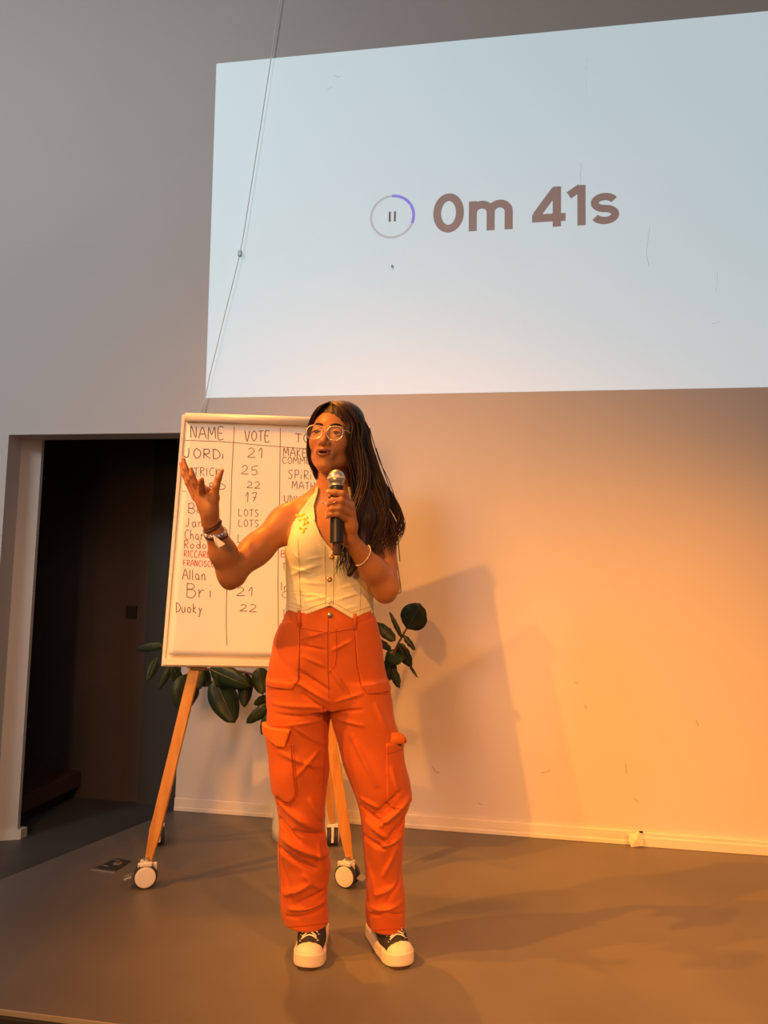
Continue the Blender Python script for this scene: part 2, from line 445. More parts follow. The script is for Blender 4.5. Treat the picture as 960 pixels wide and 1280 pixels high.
# ------------------------------------------------------------------ projected picture on the wall
XL, XR, ZB, ZT = -1.592, 1.775, 2.110, 3.987
scr = thing('projected_screen', 'large pale projected countdown picture on the wall, reading 0m 41s', 'projection', (0, WY, ZB))
mb = MB()
mb.add([(-1.578, -.0015, 0), (XR, -.0015, 0), (XR, -.0015, ZT-ZB), (-1.600, -.0015, ZT-ZB),
        (-1.578, 0, 0), (XR, 0, 0), (XR, 0, ZT-ZB), (-1.600, 0, ZT-ZB)],
       [(0, 1, 2, 3), (7, 6, 5, 4), (1, 0, 4, 5), (3, 2, 6, 7), (0, 3, 7, 4), (2, 1, 5, 6)])
mb.build('picture', M_screen, scr)
def wfr(x, y, h): return Vector((x, -.0016-h, y-ZB))
def wx(px, py=270): return on_y(px, py, WY).x
def wz(px, py): return on_y(px, py, WY).z
def arcp(cx, cy, rx, ry, a0, a1, n=24):
    return [(cx+rx*math.cos(R(a0+(a1-a0)*i/n)), cy+ry*math.sin(R(a0+(a1-a0)*i/n))) for i in range(n+1)]
zb0 = wz(560, 291); H_ = wz(560, 242)-zb0
def glyph(ch, px0, px1, strokes_fn, w):
    x0 = wx(px0); x1 = wx(px1); W_ = x1-x0
    mb = MB()
    for i_, st_ in enumerate(strokes_fn(W_, w)): mb.ribbon([(x0+a, zb0+b_) for a, b_ in st_], w, wfr, th=.0006+.0003*i_)
    tag(mb.build(ch, M_text, scr))
SW = H_*.098
glyph('digit', 541.5, 580, lambda W, w: [arcp(W/2, H_/2, W/2-w, H_/2-w, 0, 362, 40)], SW)
def g_m(W, w):
    xh = H_*.76; r = (W-2*w)/4; y0 = xh-w-r*.95
    return [[(w, 0), (w, xh)],
            [(w, y0-.0)]+arcp(w+r, y0, r, r*.95, 180, 0, 14)+[(w+2*r, 0)],
            [(w+2*r, y0)]+arcp(w+3*r, y0, r, r*.95, 180, 0, 14)+[(W-w, 0)]]
glyph('letter', 586, 641, g_m, SW)
glyph('digit', 665, 707, lambda W, w: [[(W*.70, H_-w*.75), (w*1.0, H_*.30)], [(0, H_*.235), (W, H_*.235)], [(W*.74, 0), (W*.74, H_)]], SW)
glyph('digit', 711, 732, lambda W, w: [[(0, H_*.76), (W-w*1.2, H_*.945)], [(W-w, 0), (W-w, H_)]], SW*.98)
def g_s(W, w):
    xh = H_*.77; ry = (xh/2-w)/2
    return [arcp(W/2, xh/2+ry, W/2-w*1.1, ry, 22, 262, 14)+arcp(W/2, xh/2-ry, W/2-w, ry, 82, -158, 14)]
glyph('letter', 738, 774, g_s, SW*.92)
# pause ring
cx, cz = wx(490.5), wz(490.5, 271)
rr = (wx(518.5)-wx(462.5))/2-.006
mb = MB(); mb.ribbon(arcp(cx, cz, rr, rr, 0, 360, 64), .0058, wfr, th=.0004); mb.build('progress_ring', M_ring, scr)
mb = MB(); mb.ribbon(arcp(cx, cz, rr, rr, 92, -22, 30), .0075, wfr, th=.001); tag(mb.build('progress_arc', M_blue, scr), 'blue arc on the ring')
for dx in (-.0135, .0135):
    mb = MB(); mb.ribbon([(cx+dx, cz-.027), (cx+dx, cz+.027)], .0055, wfr); mb.build('pause_bar', M_glyph, scr)
x, z = wx(492), wz(492, 333)
mb = MB(); mb.prism([(x-.006, z+.012), (x+.010, z-.004), (x+.003, z-.004), (x+.007, z-.014), (x+.002, z-.015), (x-.001, z-.006), (x-.006, z-.008)], 0, .001, wfr)
mb.build('cursor', M_glyph, scr)
# hairline cracks and scuffs in the paint (part of the wall)
def scuff(pts, w=.0012, y=None):
    mb = MB(); yy = WY if y is None else y
    mb.ribbon([(on_y(a, b_, WY).x, on_y(a, b_, WY).z) for a, b_ in pts], w, lambda x, y_, h: Vector((x, yy-h, y_)), th=.0004)
    o = mb.build('scuff', M_scuff, bpy.data.objects['wall_back'])
M_scr2 = mat('scuff_in_light', (.40, .37, .36), .9, emit=(.7, .85, .9, .42))
def scuff_s(pts, w=.0018):
    mb = MB(); mb.ribbon([(on_y(a, b_, WY).x, on_y(a, b_, WY).z) for a, b_ in pts], w, wfr, th=.0004)
    mb.build('scuff', M_scr2, scr)
scuff_s([(725, 203), (727, 208), (725.5, 215), (726, 228), (725, 238)])
scuff_s([(812, 284), (810, 300), (808, 318), (811, 333)])
scuff_s([(896, 340), (896.5, 350), (895, 366)], .0012)
scuff_s([(889, 405), (896, 404), (900, 402)], .0014)
scuff_s([(417, 96), (420, 94), (422, 97), (426, 95)], .0022)
scuff_s([(408, 113), (413, 110), (416, 109)], .0014)
scuff_s([(734, 70), (732, 90), (733, 120)], .0009)
for pts in ([(676, 966), (683, 965), (688, 962)], [(731, 881), (733, 886)], [(540, 958), (545, 965), (549, 966)], [(793, 998), (798, 1003)],
            [(782, 955), (783, 968)], [(598, 1004), (604, 1006)], [(718, 853), (722, 854)], [(870, 900), (873, 908)]):
    scuff(pts, .0022)

# hanging white cable with an inline switch
cb = thing('hanging_cable', 'thin white cable hanging slack down the wall across the projected picture', 'cable', on_y(300, 317, WY-.02))
L0 = cb.location
pts = [on_y(a, b_, WY-.02)-L0 for a, b_ in [(353, -60), (350, 0), (340, 65), (327, 150), (316, 220), (305, 290), (300, 317), (292, 350), (283, 385), (272, 430), (262, 470), (256, 500), (250, 520)]]
mb = MB(); mb.tube(pts, .0028, 6); mb.build('cord', M_cable, cb, smooth=True)
mb = MB(); mb.box((-.009, -.008, -.016), (.009, .008, .016)); tag(mb.build('inline_switch', M_cgrey, cb, bevel=.003), 'small grey box on the cord')
# crumpled tape at the skirting joint
tp = thing('tape_scrap', 'crumpled scrap of cream tape over the joint in the skirting', 'tape', (p.x, WY-.03, .0))
mb = MB()
vs = [(-.028, .0, .052), (.014, -.004, .068), (.036, -.002, .040), (.030, -.012, .008), (-.020, -.014, -.0+.001), (-.032, -.006, .026), (.002, -.018, .034)]
mb.add(vs, [(0, 6, 1), (1, 6, 2), (2, 6, 3), (3, 6, 4), (4, 6, 5), (5, 6, 0)])
o = mb.build('tape_fold', M_tape, tp); s_ = o.modifiers.new('s', 'SOLIDIFY'); s_.thickness = .003
mb = MB(); mb.box((.018, .006, .060), (.034, .010, .067)); mb.build('dark_gap', M_black, tp)

# floor box
fb = thing('floor_socket_box', 'dark flat floor box lid with a steel edge beside the left front caster', 'floor box', on_z(140, 1082))
L0 = fb.location
q = [on_z(a, b_)-L0 for a, b_ in [(117, 1086), (144, 1090), (164, 1077), (146, 1073.5)]]
def qp(s, t, h=0):
    v = q[0]*(1-s)*(1-t)+q[1]*s*(1-t)+q[2]*s*t+q[3]*(1-s)*t; v.z = h; return v
mb = MB(); mb.prism([(0, 0), (1, 0), (1, 1), (0, 1)], 0, .003, qp); mb.build('lid', M_plate, fb)
mb = MB(); mb.prism([(-.03, -.09), (1.03, -.09), (1.03, 0), (-.03, 0)], 0, .004, qp); tag(mb.build('front_edge', M_steel, fb), 'bright steel strip')
mb = MB(); mb.prism(arcp(.55, .62, .20, .16, 0, 345, 20), .003, .0036, qp); mb.build('finger_ring', M_cgrey, fb)
mb = MB(); mb.prism([(.5, .55), (.66, .55), (.7, .75), (.52, .72)], .0036, .0046, qp); tag(mb.build('latch', M_steel, fb), 'shiny latch')
for t_ in (.3, .85):
    mb = MB(); mb.ribbon([(.1, t_), (.4, t_)], .02, qp, th=.0040); mb.build('groove', M_cgrey, fb)

# ------------------------------------------------------------------ flipchart easel
EA, ET = R(13), R(9)
Eu = Vector((math.cos(EA), math.sin(EA), 0)); En = Vector((math.sin(EA), -math.cos(EA), 0))
Et = Vector((0, 0, 1))*math.cos(ET)-En*math.sin(ET); Enn = Eu.cross(Et)
EO = Vector((-.968, 2.835, 0))
P0 = EO+En*.03
easel = thing('flipchart_easel', 'flipchart easel with pale board, wooden legs and locking casters', 'easel', EO)
def bl(s, t, h=0.0): return P0+Eu*s+Et*t+Enn*h-EO
BL, BR, BB, BT = -.372, .372, .822, 1.888
def bbox_board(mb, s0, s1, t0, t1, h0, h1, m=0, off=Vector((0, 0, 0))):
    vs = [bl(s, t, h)+off for h in (h0, h1) for s, t in ((s0, t0), (s1, t0), (s1, t1), (s0, t1))]
    mb.add(vs, [(3, 2, 1, 0), (4, 5, 6, 7), (0, 1, 5, 4), (1, 2, 6, 5), (2, 3, 7, 6), (3, 0, 4, 7)], m)
mb = MB(); bbox_board(mb, BL+.008, BR-.008, BB+.01, BT-.005, -.012, 0); mb.build('board', M_frame, easel)
for (a, b_, c_, d_) in ((BL, BL+.014, BB, BT), (BR-.014, BR, BB, BT), (BL+.014, BR-.014, BT-.014, BT), (BL+.014, BR-.014, BB, BB+.012)):
    mb = MB(); bbox_board(mb, a, b_, c_, d_, -.014, .006); mb.build('frame_rail', M_frame, easel, bevel=.002)
mb = MB(); bbox_board(mb, BL+.004, BR-.004, BB+.004, BB+.030, .006, .022); tag(mb.build('pen_tray', M_frame, easel, bevel=.002), 'shallow tray under the paper')
mb = MB(); mb.tube([bl(BL+.02, 1.868, .024), bl(BR-.02, 1.868, .024)], .019, 20); tag(mb.build('paper_clamp', M_frame, easel, smooth=True), 'rounded clamp bar at the top')
# legs (wood with square section), front pair and rear pair
def pxline(px, py, p0, n): return on_plane(px, py, p0, n)-EO
def leg(a, b_, w_, d_, name='leg'):
    mb = MB(); a = Vector(a); b_ = Vector(b_); t = (b_-a).normalized(); sx = (Eu-t*Eu.dot(t)).normalized(); sy = t.cross(sx)
    vs = []
    for p_, k in ((a, .62), (a+t*.09, 1.0), (b_, 1.0)):
        for (i, j) in ((-1, -1), (1, -1), (1, 1), (-1, 1)): vs.append(p_+sx*i*w_/2*k+sy*j*d_/2*k)
    fs = [(0, 1, 2, 3)]+[(r*4+i, r*4+(i+1) % 4, r*4+4+(i+1) % 4, r*4+4+i) for r in (0, 1) for i in range(4)]+[(11, 10, 9, 8)]
    mb.add(vs, [f[::-1] for f in fs]); return mb.build(name, M_wood, easel, bevel=.002)
fl = Vector((-1.342, 2.775, 0)); frr = Vector((-.600, 2.945, 0))
rl = Vector((-1.505, 3.205, 0)); rrr = Vector((-.760, 3.375, 0))
legs = []
ZC = .098
tops = {}
hgt = 1.50
for nm, base, sg in (('l', fl, -1), ('r', frr, 1)):
    top = bl(sg*.130, hgt, -.035); a = base-EO+Vector((0, 0, ZC))
    legs.append(leg(a+Vector((.005, .01, 0)), top, .042, .028))
for nm, base, sg in (('l', rl, -1), ('r', rrr, 1)):
    top = bl(sg*.125, hgt, -.075); a = base-EO+Vector((0, 0, ZC))
    legs.append(leg(a+Vector((0, -.005, 0)), top, .040, .026))
mb = MB(); bbox_board(mb, -.20, .20, hgt-.03, hgt+.03, -.10, -.014); mb.build('hinge_block', M_cgrey, easel)
for sg in (-1, 1):
    mb = MB(); bbox_board(mb, sg*.232-.03, sg*.232+.03, BB-.012, BB+.05, -.05, -.014); mb.build('leg_clip', M_stem, easel)
# casters
def caster(base, ang, with_brake=True):
    root_l = base-EO
    M_ = Matrix.Translation(root_l) @ Matrix.Rotation(ang, 4, 'Z')
    mb = MB()
    Mx = M_ @ Matrix.Translation((0, 0, .043)) @ Matrix.Rotation(R(90), 4, 'Y')
    def disc(x0, x1, r0, r1, m):
        mb.lathe([(r0*.6, x0), (r0, x0+.002*(1 if x1 > x0 else -1)), (r0, x0+(x1-x0)*.5), (r1, x1), (r1*.5, x1+.0005)], 28, m, Mx)
    mb.lathe([(.034, -.026), (.043, -.024), (.043, -.008), (.034, -.006)], 28, 0, Mx)
    mb.lathe([(.034, .006), (.043, .008), (.043, .024), (.034, .026)], 28, 0, Mx)
    o = mb.build('caster', M_crub, easel, smooth=False)
    for s in (-1, 1):
        mb = MB(); mb.lathe([(.038, s*.0235), (.0375, s*.027), (.030, s*.0285), (.004, s*.029)], 28, 0, Mx)
        tag(mb.build('wheel_cover', M_cwhite, o, smooth=False), 'cream round cover on the wheel')
    mb = MB(); mb.box((-.006, -.040, .020), (.006, .03, .088), M=M_); mb.box((-.025, -.022, .080), (.025, .022, .094), M=M_)
    mb.build('fork', M_cwhite, o, bevel=.003)
    mb = MB(); mb.tube([M_ @ Vector((0, 0, .094)), M_ @ Vector((0, 0, .110))], .010, 12); mb.build('pin', M_steel, o)
    if with_brake:
        mb = MB(); mb.box((-.020, .034, .052), (.020, .064, .060), M=M_ @ Matrix.Rotation(R(-16), 4, 'X')); mb.build('brake_pedal', M_cgrey, o, bevel=.002)
    # little raised arrow emblem on the cover
    return o
caster(fl, R(114), True)
caster(frr, R(-104), True)
caster(rl, R(40), False)
caster(rrr, R(15), False)

# paper pad hanging from the clamp
pad = thing('flipchart_paper', 'white flipchart sheet with a handwritten names and votes table', 'paper', EO)
def bpx(px, py):
    w_ = on_plane(px, py, P0+Enn*.010, Enn)-P0; return Vector((w_.dot(Eu), w_.dot(Et)))
c0 = bpx(212, 522); c1 = bpx(211, 818)
PL0, PR0 = -.345, .345; PT0, PB0 = 1.862, BB+.045
mb = MB(); NX, NT = 30, 46; vs = []; fs = []
def sheet_h(s, t):
    e = max(0, (PB0+.25-t)/.25)
    return .0105+.004*math.sin(s*14+1)*e+.006*e*e+.0015*math.sin(s*9+t*5)
for j in range(NT+1):
    for i in range(NX+1):
        s = PL0+(PR0-PL0)*i/NX; t = PB0+(PT0-PB0)*j/NT
        vs.append(bl(s, t, sheet_h(s, t)))
for j in range(NT):
    for i in range(NX): a = j*(NX+1)+i; fs.append((a, a+1, a+NX+2, a+NX+1))
mb.add(vs, fs); o = mb.build('sheet', M_paper, pad, smooth=True)
so = o.modifiers.new('s', 'SOLIDIFY'); so.thickness = .0006; so.offset = -1
mb = MB(); bbox_board(mb, PL0+.003, PR0-.002, PB0-.004, PT0, .0005, .0085); mb.build('pad_block', M_paper, pad)

A_ = {
 'A': [[(0, 0), (.45, 1), (.9, 0)], [(.18, .38), (.75, .38)]],
 'B': [[(.05, 0), (.08, 1)], [(.05, .95), (.5, 1), (.7, .78), (.45, .55), (.1, .52)], [(.1, .52), (.6, .48), (.8, .22), (.5, 0), (.02, .02)]],
 'C': [[(.75, .85), (.45, 1), (.12, .75), (.05, .35), (.3, 0), (.75, .12)]],
 'D': [[(.08, 0), (.1, 1)], [(0, .97), (.5, .92), (.8, .55), (.6, .15), (.05, 0)]],
 'E': [[(.7, .98), (.08, .95), (.05, .02), (.7, .03)], [(.08, .5), (.55, .52)]],
 'F': [[(.7, 1), (.1, .95), (.05, 0)], [(.08, .5), (.55, .52)]],
 'G': [[(.75, .85), (.45, 1), (.1, .7), (.08, .3), (.4, 0), (.75, .2), (.75, .45), (.45, .45)]],
 'H': [[(.05, 0), (.1, 1)], [(.7, 0), (.72, 1)], [(.07, .5), (.7, .52)]],
 'I': [[(.2, 0), (.22, 1)]],
 'J': [[(.5, 1), (.48, .3), (.3, 0), (.0, .12)]],
 'K': [[(.06, 0), (.08, 1)], [(.65, .95), (.1, .45), (.7, 0)]],
 'L': [[(.12, 1), (.05, .05), (.7, .03)]],
 'M': [[(.02, 0), (.12, 1), (.45, .4), (.8, 1), (.9, 0)]],
 'N': [[(.05, 0), (.08, 1), (.65, .05), (.7, 1)]],
 'O': [[(.4, 1), (.1, .75), (.05, .35), (.35, 0), (.7, .25), (.72, .7), (.4, 1)]],
 'P': [[(.08, 0), (.1, 1)], [(.05, .95), (.55, .95), (.7, .7), (.5, .5), (.1, .45)]],
 'R': [[(.08, 0), (.1, 1)], [(.05, .95), (.55, .95), (.68, .72), (.45, .52), (.1, .48), (.75, 0)]],
 'S': [[(.7, .85), (.4, 1), (.12, .78), (.35, .52), (.65, .3), (.4, 0), (.05, .12)]],
 'T': [[(0, .95), (.8, 1)], [(.4, .97), (.38, 0)]],
 'U': [[(.05, 1), (.08, .25), (.35, 0), (.65, .25), (.7, 1)]],
 'V': [[(.02, 1), (.35, 0), (.72, 1)]],
 'Y': [[(.05, 1), (.35, .5), (.7, 1)], [(.35, .5), (.33, 0)]],
 'a': [[(.6, .5), (.3, .58), (.08, .3), (.25, 0), (.55, .2), (.6, .5), (.62, .05), (.75, 0)]],
 'c': [[(.6, .5), (.3, .58), (.08, .28), (.3, 0), (.65, .1)]],
 'd': [[(.6, .45), (.3, .55), (.08, .28), (.3, 0), (.58, .2), (.65, 1), (.68, 0)]],
 'h': [[(.1, 1), (.08, 0)], [(.08, .35), (.35, .58), (.58, .4), (.6, 0)]],
 'i': [[(.15, .55), (.13, 0)], [(.14, .86), (.2, .9)]],
 'k': [[(.1, 1), (.08, 0)], [(.5, .6), (.1, .28), (.6, 0)]],
 'l': [[(.15, 1), (.1, .1), (.25, 0)]],
 'n': [[(.08, .55), (.08, 0)], [(.08, .35), (.35, .58), (.55, .42), (.58, 0)]],
 'o': [[(.35, .55), (.1, .4), (.1, .12), (.35, 0), (.6, .2), (.58, .45), (.35, .55)]],
 'r': [[(.1, .55), (.1, 0)], [(.1, .3), (.3, .55), (.55, .52)]],
 's': [[(.5, .5), (.25, .57), (.1, .42), (.45, .2), (.3, 0), (.02, .06)]],
 't': [[(.25, .9), (.22, .1), (.4, 0)], [(.05, .58), (.45, .6)]],
 'u': [[(.08, .55), (.08, .15), (.3, 0), (.55, .15), (.58, .55), (.6, 0)]],
 'y': [[(.08, .55), (.3, .1)], [(.6, .55), (.3, .1), (.1, -.4), (-.1, -.35)]],
 '1': [[(.1, .6), (.5, 1), (.45, 0)]],
 '|': [[(.2, 0), (.25, 1)]],
 '2': [[(.05, .8), (.35, 1), (.65, .75), (.4, .35), (.0, .02), (.75, .05)]],
 '5': [[(.8, 1), (.2, .95), (.15, .55), (.55, .55), (.7, .25), (.4, 0), (.1, .08)]],
 '7': [[(.05, .95), (.7, 1), (.3, 0)], [(.2, .5), (.65, .55)]],
 '-': [[(0, .5), (.7, .5)]], '.': [[(.1, 0), (.2, .04)]], ' ': [],
}
def cr(pts, n=4):                             # smooth a polyline
    if len(pts) < 3: return [tuple(p) for p in pts]
    P_ = [Vector(p) for p in pts]; out = []
    Q = [P_[0]]+P_+[P_[-1]]
    for i in range(1, len(Q)-2):
        for k in range(n):
            t = k/n; a, b_, c_, d_ = Q[i-1], Q[i], Q[i+1], Q[i+2]
            out.append(.5*((2*b_)+(c_-a)*t+(2*a-5*b_+4*c_-d_)*t*t+(3*b_-a-3*c_+d_)*t**3))
    out.append(P_[-1]); return out
def pfr(x, y, h): return bl(x, y, sheet_h(x, y)+.0004+h)
def write(txt, x0, x1, ytop, ybot, m=None, w_=.00125, rise=0.0, name='handwriting'):
    rs = random.Random(hash(txt) % 999 if False else sum(map(ord, txt))+int(x0))
    a = bpx(x0, ybot); b_ = bpx(x1, ybot+(x1-x0)*.04-rise); top = bpx(x0, ytop)
    up = top-a; dirv = b_-a
    ws = {'I': .45, 'i': .4, 'l': .4, '|': .45, ' ': .5, '1': .7, 'M': 1.08, 'A': 1.0}
    tot = sum(ws.get(ch, .88) for ch in txt)-.15; u = 0
    mb = MB()
    for ch in txt:
        cw = ws.get(ch, .88)
        for st_ in A_[ch]:
            pts = []
            for (gx, gy) in st_:
                g = a+dirv*((u+gx*min(cw, .92))/tot)+up*(gy+rs.uniform(-.06, .06))
                pts.append(g)
            mb.ribbon([(q_[0], q_[1]) for q_ in cr(pts)], w_, pfr, th=.0003)
        u += cw
    return mb.build(name, m or M_ink, pad)
write('NAME', 238, 281, 533, 548, w_=.0019); write('VOTE', 306, 338, 538, 551, w_=.0019); write('TOP', 369, 398, 542, 553, w_=.0019)
write('JORDi', 230, 281, 560, 572, w_=.0019); write('TRICK', 242, 276, 584, 594, w_=.0015); write('ARD', 248, 282, 603, 611, w_=.0014)
write('-', 228, 233, 611, 617); write('Bob', 235, 250, 629, 641) if 'b' in A_ else write('Bo', 235, 255, 629, 641, w_=.0014)
write('Jan', 232, 254, 647, 658, w_=.0014); write('Charli', 231, 262, 662, 674, w_=.0014)
write('Rodol', 230, 260, 675, 685, M_inkb, .0014) if False else write('Rodo', 230, 259, 675, 685, M_inkb, .0015)
write('RICCARDO', 230, 268, 688, 696, M_inkr, .0014); write('FRANCISCO', 229, 268, 700, 707, M_inkr, .0014)
write('Allan', 228, 258, 712, 724, w_=.0016); write('Bri', 233, 266, 729, 746, w_=.0016); write('Duoky', 220, 254, 753, 765, w_=.0015)
write('21', 310, 330, 560, 572, w_=.0016); write('25', 302, 323, 582, 593, w_=.0015); write('22', 309, 326, 602, 610, w_=.0015); write('17', 306, 322, 616, 627, w_=.0015)
write('LOTS', 298, 324, 636, 645, w_=.0014); write('LOTS', 298, 324, 649, 658, w_=.0014); write('Lots', 297, 322, 668, 678, w_=.0014)
write('21', 296, 318, 733, 745, w_=.0014); write('22', 300, 322, 755, 764, w_=.0014)
write('MAKE', 354, 384, 560, 570, w_=.0016); write('COMMUNITY', 353, 412, 571, 579, w_=.0014); write('SPiRiT', 360, 398, 587, 598, w_=.0015)
write('MATH', 365, 394, 602, 611, w_=.0015); write('UNIT', 355, 380, 619, 628, w_=.0014)
write('B', 351, 358, 688, 696, M_inkr, .0014); write('To', 353, 362, 704, 713, M_inkb, .0013); write('Ind', 351, 368, 728, 738, w_=.0013); write('C', 352, 362, 739, 747, w_=.0013); write('I', 354, 357, 762, 772, w_=.0013)
def rule(pts, w_=.0013):
    mb = MB(); q_ = [bpx(*p_) for p_ in pts]
    mb.ribbon([(v_[0], v_[1]) for v_ in cr(q_)], w_, pfr, th=.0003); mb.build('ruled_line', M_ink, pad)
rule([(231, 550.5), (262, 551.5), (293, 553.5), (330, 557), (385, 561), (420, 563)])
rule([(293, 533), (291.5, 560), (289.5, 600), (288, 650), (285, 700), (283, 750), (283, 790), (284, 807)])
rule([(350.5, 535), (350, 570), (349.5, 620), (348, 690), (347.5, 730), (348, 790)])

# ------------------------------------------------------------------ rubber plant in a white pot
pc = Vector((-.895, 3.455, 0))
plant = thing('rubber_plant', 'rubber plant with big dark leaves in a tall white pot behind the easel', 'plant', pc)
mb = MB(); mb.lathe([(.145, 0), (.158, .004), (.160, .05), (.152, .32), (.150, .33), (.142, .33), (.142, .27)], 40); mb.build('pot', M_pot, plant, smooth=True)
mb = MB(); mb.lathe([(.142, .262), (.142, .27), (.08, .278), (.01, .28)], 24); mb.build('soil', M_soil, plant)
PY = 3.42
def pp(px, py, dy=0.0): return on_y(px, py, PY+dy)-pc
def stem(pts, r0, r1):
    q_ = [Vector(a) for a in pts]; q_ = cr(q_, 5); n = len(q_)
    mb = MB(); mb.tube(q_, [r0+(r1-r0)*i/(n-1) for i in range(n)], 7); mb.build('stem', M_stem, plant, smooth=True)
base = Vector((0, 0, .26))
stem([base, pp(380, 930), pp(365, 870), pp(350, 800), pp(345, 740)], .011, .007)
stem([base+Vector((.02, 0, 0)), pp(410, 930), pp(450, 870, -.03), pp(486, 828, -.05), pp(498, 804, -.05), pp(508, 786, -.05)], .010, .004)
stem([pp(368, 880), pp(320, 845), pp(280, 838), pp(240, 836)], .008, .005)
stem([pp(240, 836), pp(215, 822), pp(200, 806)], .005, .003)
stem([pp(378, 915), pp(352, 890), pp(335, 874)], .007, .004)
stem([base+Vector((-.02, .03, 0)), pp(400, 860, .08), pp(420, 780, .08), pp(440, 700, .06)], .009, .005)
def leaf(b0, t0, wpx, dyb=0, dyt=0, bend=.15, m=None, roll=None):
    a = pp(*b0, dyb); t = pp(*t0, dyt); ax = t-a; L = ax.length; ux = ax.normalized()
    view = (a+pc-CP).normalized()
    sd = ux.cross(view).normalized()
    ang = random.uniform(-25, 25) if roll is None else roll
    nrm = sd.cross(ux).normalized()
    sd2 = sd*math.cos(R(ang))+nrm*math.sin(R(ang)); nn = sd2.cross(ux).normalized()
    W = wpx*.0043/2/max(.6, math.cos(R(ang))); mb = MB(); vs = []; fs = []; N = 12
    for i in range(N+1):
        s = i/N; wd = W*(math.sin(math.pi*min(1, s**.85*.98+.01))**.62)
        if i == 0: wd = .0025
        if i == N: wd = .0008
        c_ = a+ax*s+nn*(bend*L*(s-.5)**2-bend*L*.25)
        for j, e in enumerate((-1, -.5, 0, .5, 1)):
            vs.append(c_+sd2*wd*e+nn*(abs(e)*.22*wd+.004*math.sin(s*22+e*5)*abs(e)))
    for i in range(N):
        for j in range(4): k = i*5+j; fs.append((k, k+1, k+6, k+5))
    mb.add(vs, fs)
    o = mb.build('leaf', [m or M_leaf], plant, smooth=True)
    so = o.modifiers.new('s', 'SOLIDIFY'); so.thickness = .0016
    mr = MB(); mr.tube([vs[i*5+2]-nn*.0012 for i in range(N+1)], [.0022-.0016*i/N for i in range(N+1)], 5); mr.build('midrib', M_leaf2, o)
LV = [((509, 786), (526, 755), 29), ((502, 797), (487, 765), 5), ((494, 801), (469, 778), 12), ((489, 813), (471, 799), 7),
      ((497, 804), (514, 834), 13), ((504, 794), (519, 813), 6), ((483, 816), (504, 826), 19), ((489, 824), (482, 852), 17), ((491, 836), (499, 860), 9),
      ((512, 832), (522, 847), 3),
      ((268, 848), (293, 904), 31), ((262, 836), (313, 858), 22), ((308, 842), (305, 884), 16), ((324, 834), (328, 868), 20), ((252, 832), (248, 862), 15),
      ((236, 842), (228, 890), 30), ((336, 872), (317, 880), 10), ((338, 880), (308, 904), 13), ((337, 888), (327, 918), 10), ((205, 806), (170, 812), 10),
      ((197, 822), (184, 852), 10), ((214, 830), (198, 862), 9), ((240, 830), (262, 858), 20), ((410, 893), (420, 926), 24), ((216, 832), (226, 858), 12),
      ((290, 838), (270, 858), 22), ((350, 800), (330, 760), 26), ((352, 790), (385, 750), 28), ((420, 780), (400, 740), 24), ((430, 740), (455, 700), 26),  # extra leaves hidden behind board and woman, added for their shadows
      ((440, 700), (430, 655), 24), ((425, 760), (460, 770), 20), ((478, 836), (468, 868), 16), ((345, 745), (345, 700), 24), ((395, 860), (430, 850), 22)]
for i, (a, b_, w_) in enumerate(LV):
    far = 0.0 if i > 9 else -.05
    leaf(a, b_, w_, far+random.uniform(-.02, .02), far+random.uniform(-.07, .03), m=M_leaf2 if i in (15, 19, 20, 21) and False else None)

# ------------------------------------------------------------------ the speaker
PR = R(11)
W0 = Vector((-.46, 2.40, 0))
ROTI = Matrix.Rotation(-PR, 3, 'Z'); ROTF = Matrix.Rotation(PR, 3, 'Z')
PN = ROTF @ Vector((0, 1, 0))
woman = thing('person', 'woman in cream halter vest and orange cargo trousers speaking into a microphone, one hand raised', 'person', W0, PR)
def L(px, py, d=0.0):
    p_ = on_plane(px, py, W0+PN*d, PN); v = ROTI @ (p_-W0); return np.array(v)
def LX(px, py=800, d=0.0): return float(L(px, py, d)[0])
def LZ(py, px=415, d=0.0): return float(L(px, py, d)[2])
def rpx(r, d=0.0): return r*(2.45+d)/FOC*1.0
def rows(tab):                                 # (py, x left, x right, depth centre, half depth)
    out = []
    for py, xl, xr, cy, b_ in tab:
        a = L(xl, py, cy); c = L(xr, py, cy); out.append((float((a[2]+c[2])/2), float((a[0]+c[0])/2), cy, float((c[0]-a[0])/2), b_))
    return out

# ---- body
xs = arange(-.62, .27, .0028); ys = arange(-.40, .22, .0028)
zs = np.concatenate([arange(.03, .96, .012), arange(.972, 1.36, .0028), arange(1.3628, 1.78, .0024)])
B = Vol(xs, ys, zs)
torso_rows = rows([(872, 352, 472, .02, .085), (850, 348, 474, .02, .095), (800, 357, 464, .02, .095), (778, 362, 462, .012, .085), (758, 362, 463, .01, .086),
    (735, 361, 464, .01, .088), (715, 360, 465, .01, .094), (695, 360, 468, .01, .102), (675, 361, 472, .01, .104), (655, 360, 476, .015, .090), (640, 368, 474, .02, .070),
    (628, 384, 456, .025, .055), (618, 394, 444, .03, .048)])
loft(B, torso_rows, k=.02, it=8)
B.ell(L(386, 682, -.055), (.056, .048, .056), .05); B.ell(L(442, 684, -.055), (.056, .048, .056), .05)
B.cone(L(417, 628, .02), L(417, 585, -.005), .056, .050, .03)
B.cone(L(405, 622, .03), L(362, 642, .02), .040, .036, .04); B.cone(L(430, 622, .03), L(470, 642, .02), .040, .036, .04)
Ftorso = B.F.copy()
# clavicles
B.cone(L(411, 632, -.020), L(380, 637, -.012), .010, .008, .02); B.cone(L(424, 632, -.020), L(456, 637, -.012), .010, .008, .02)
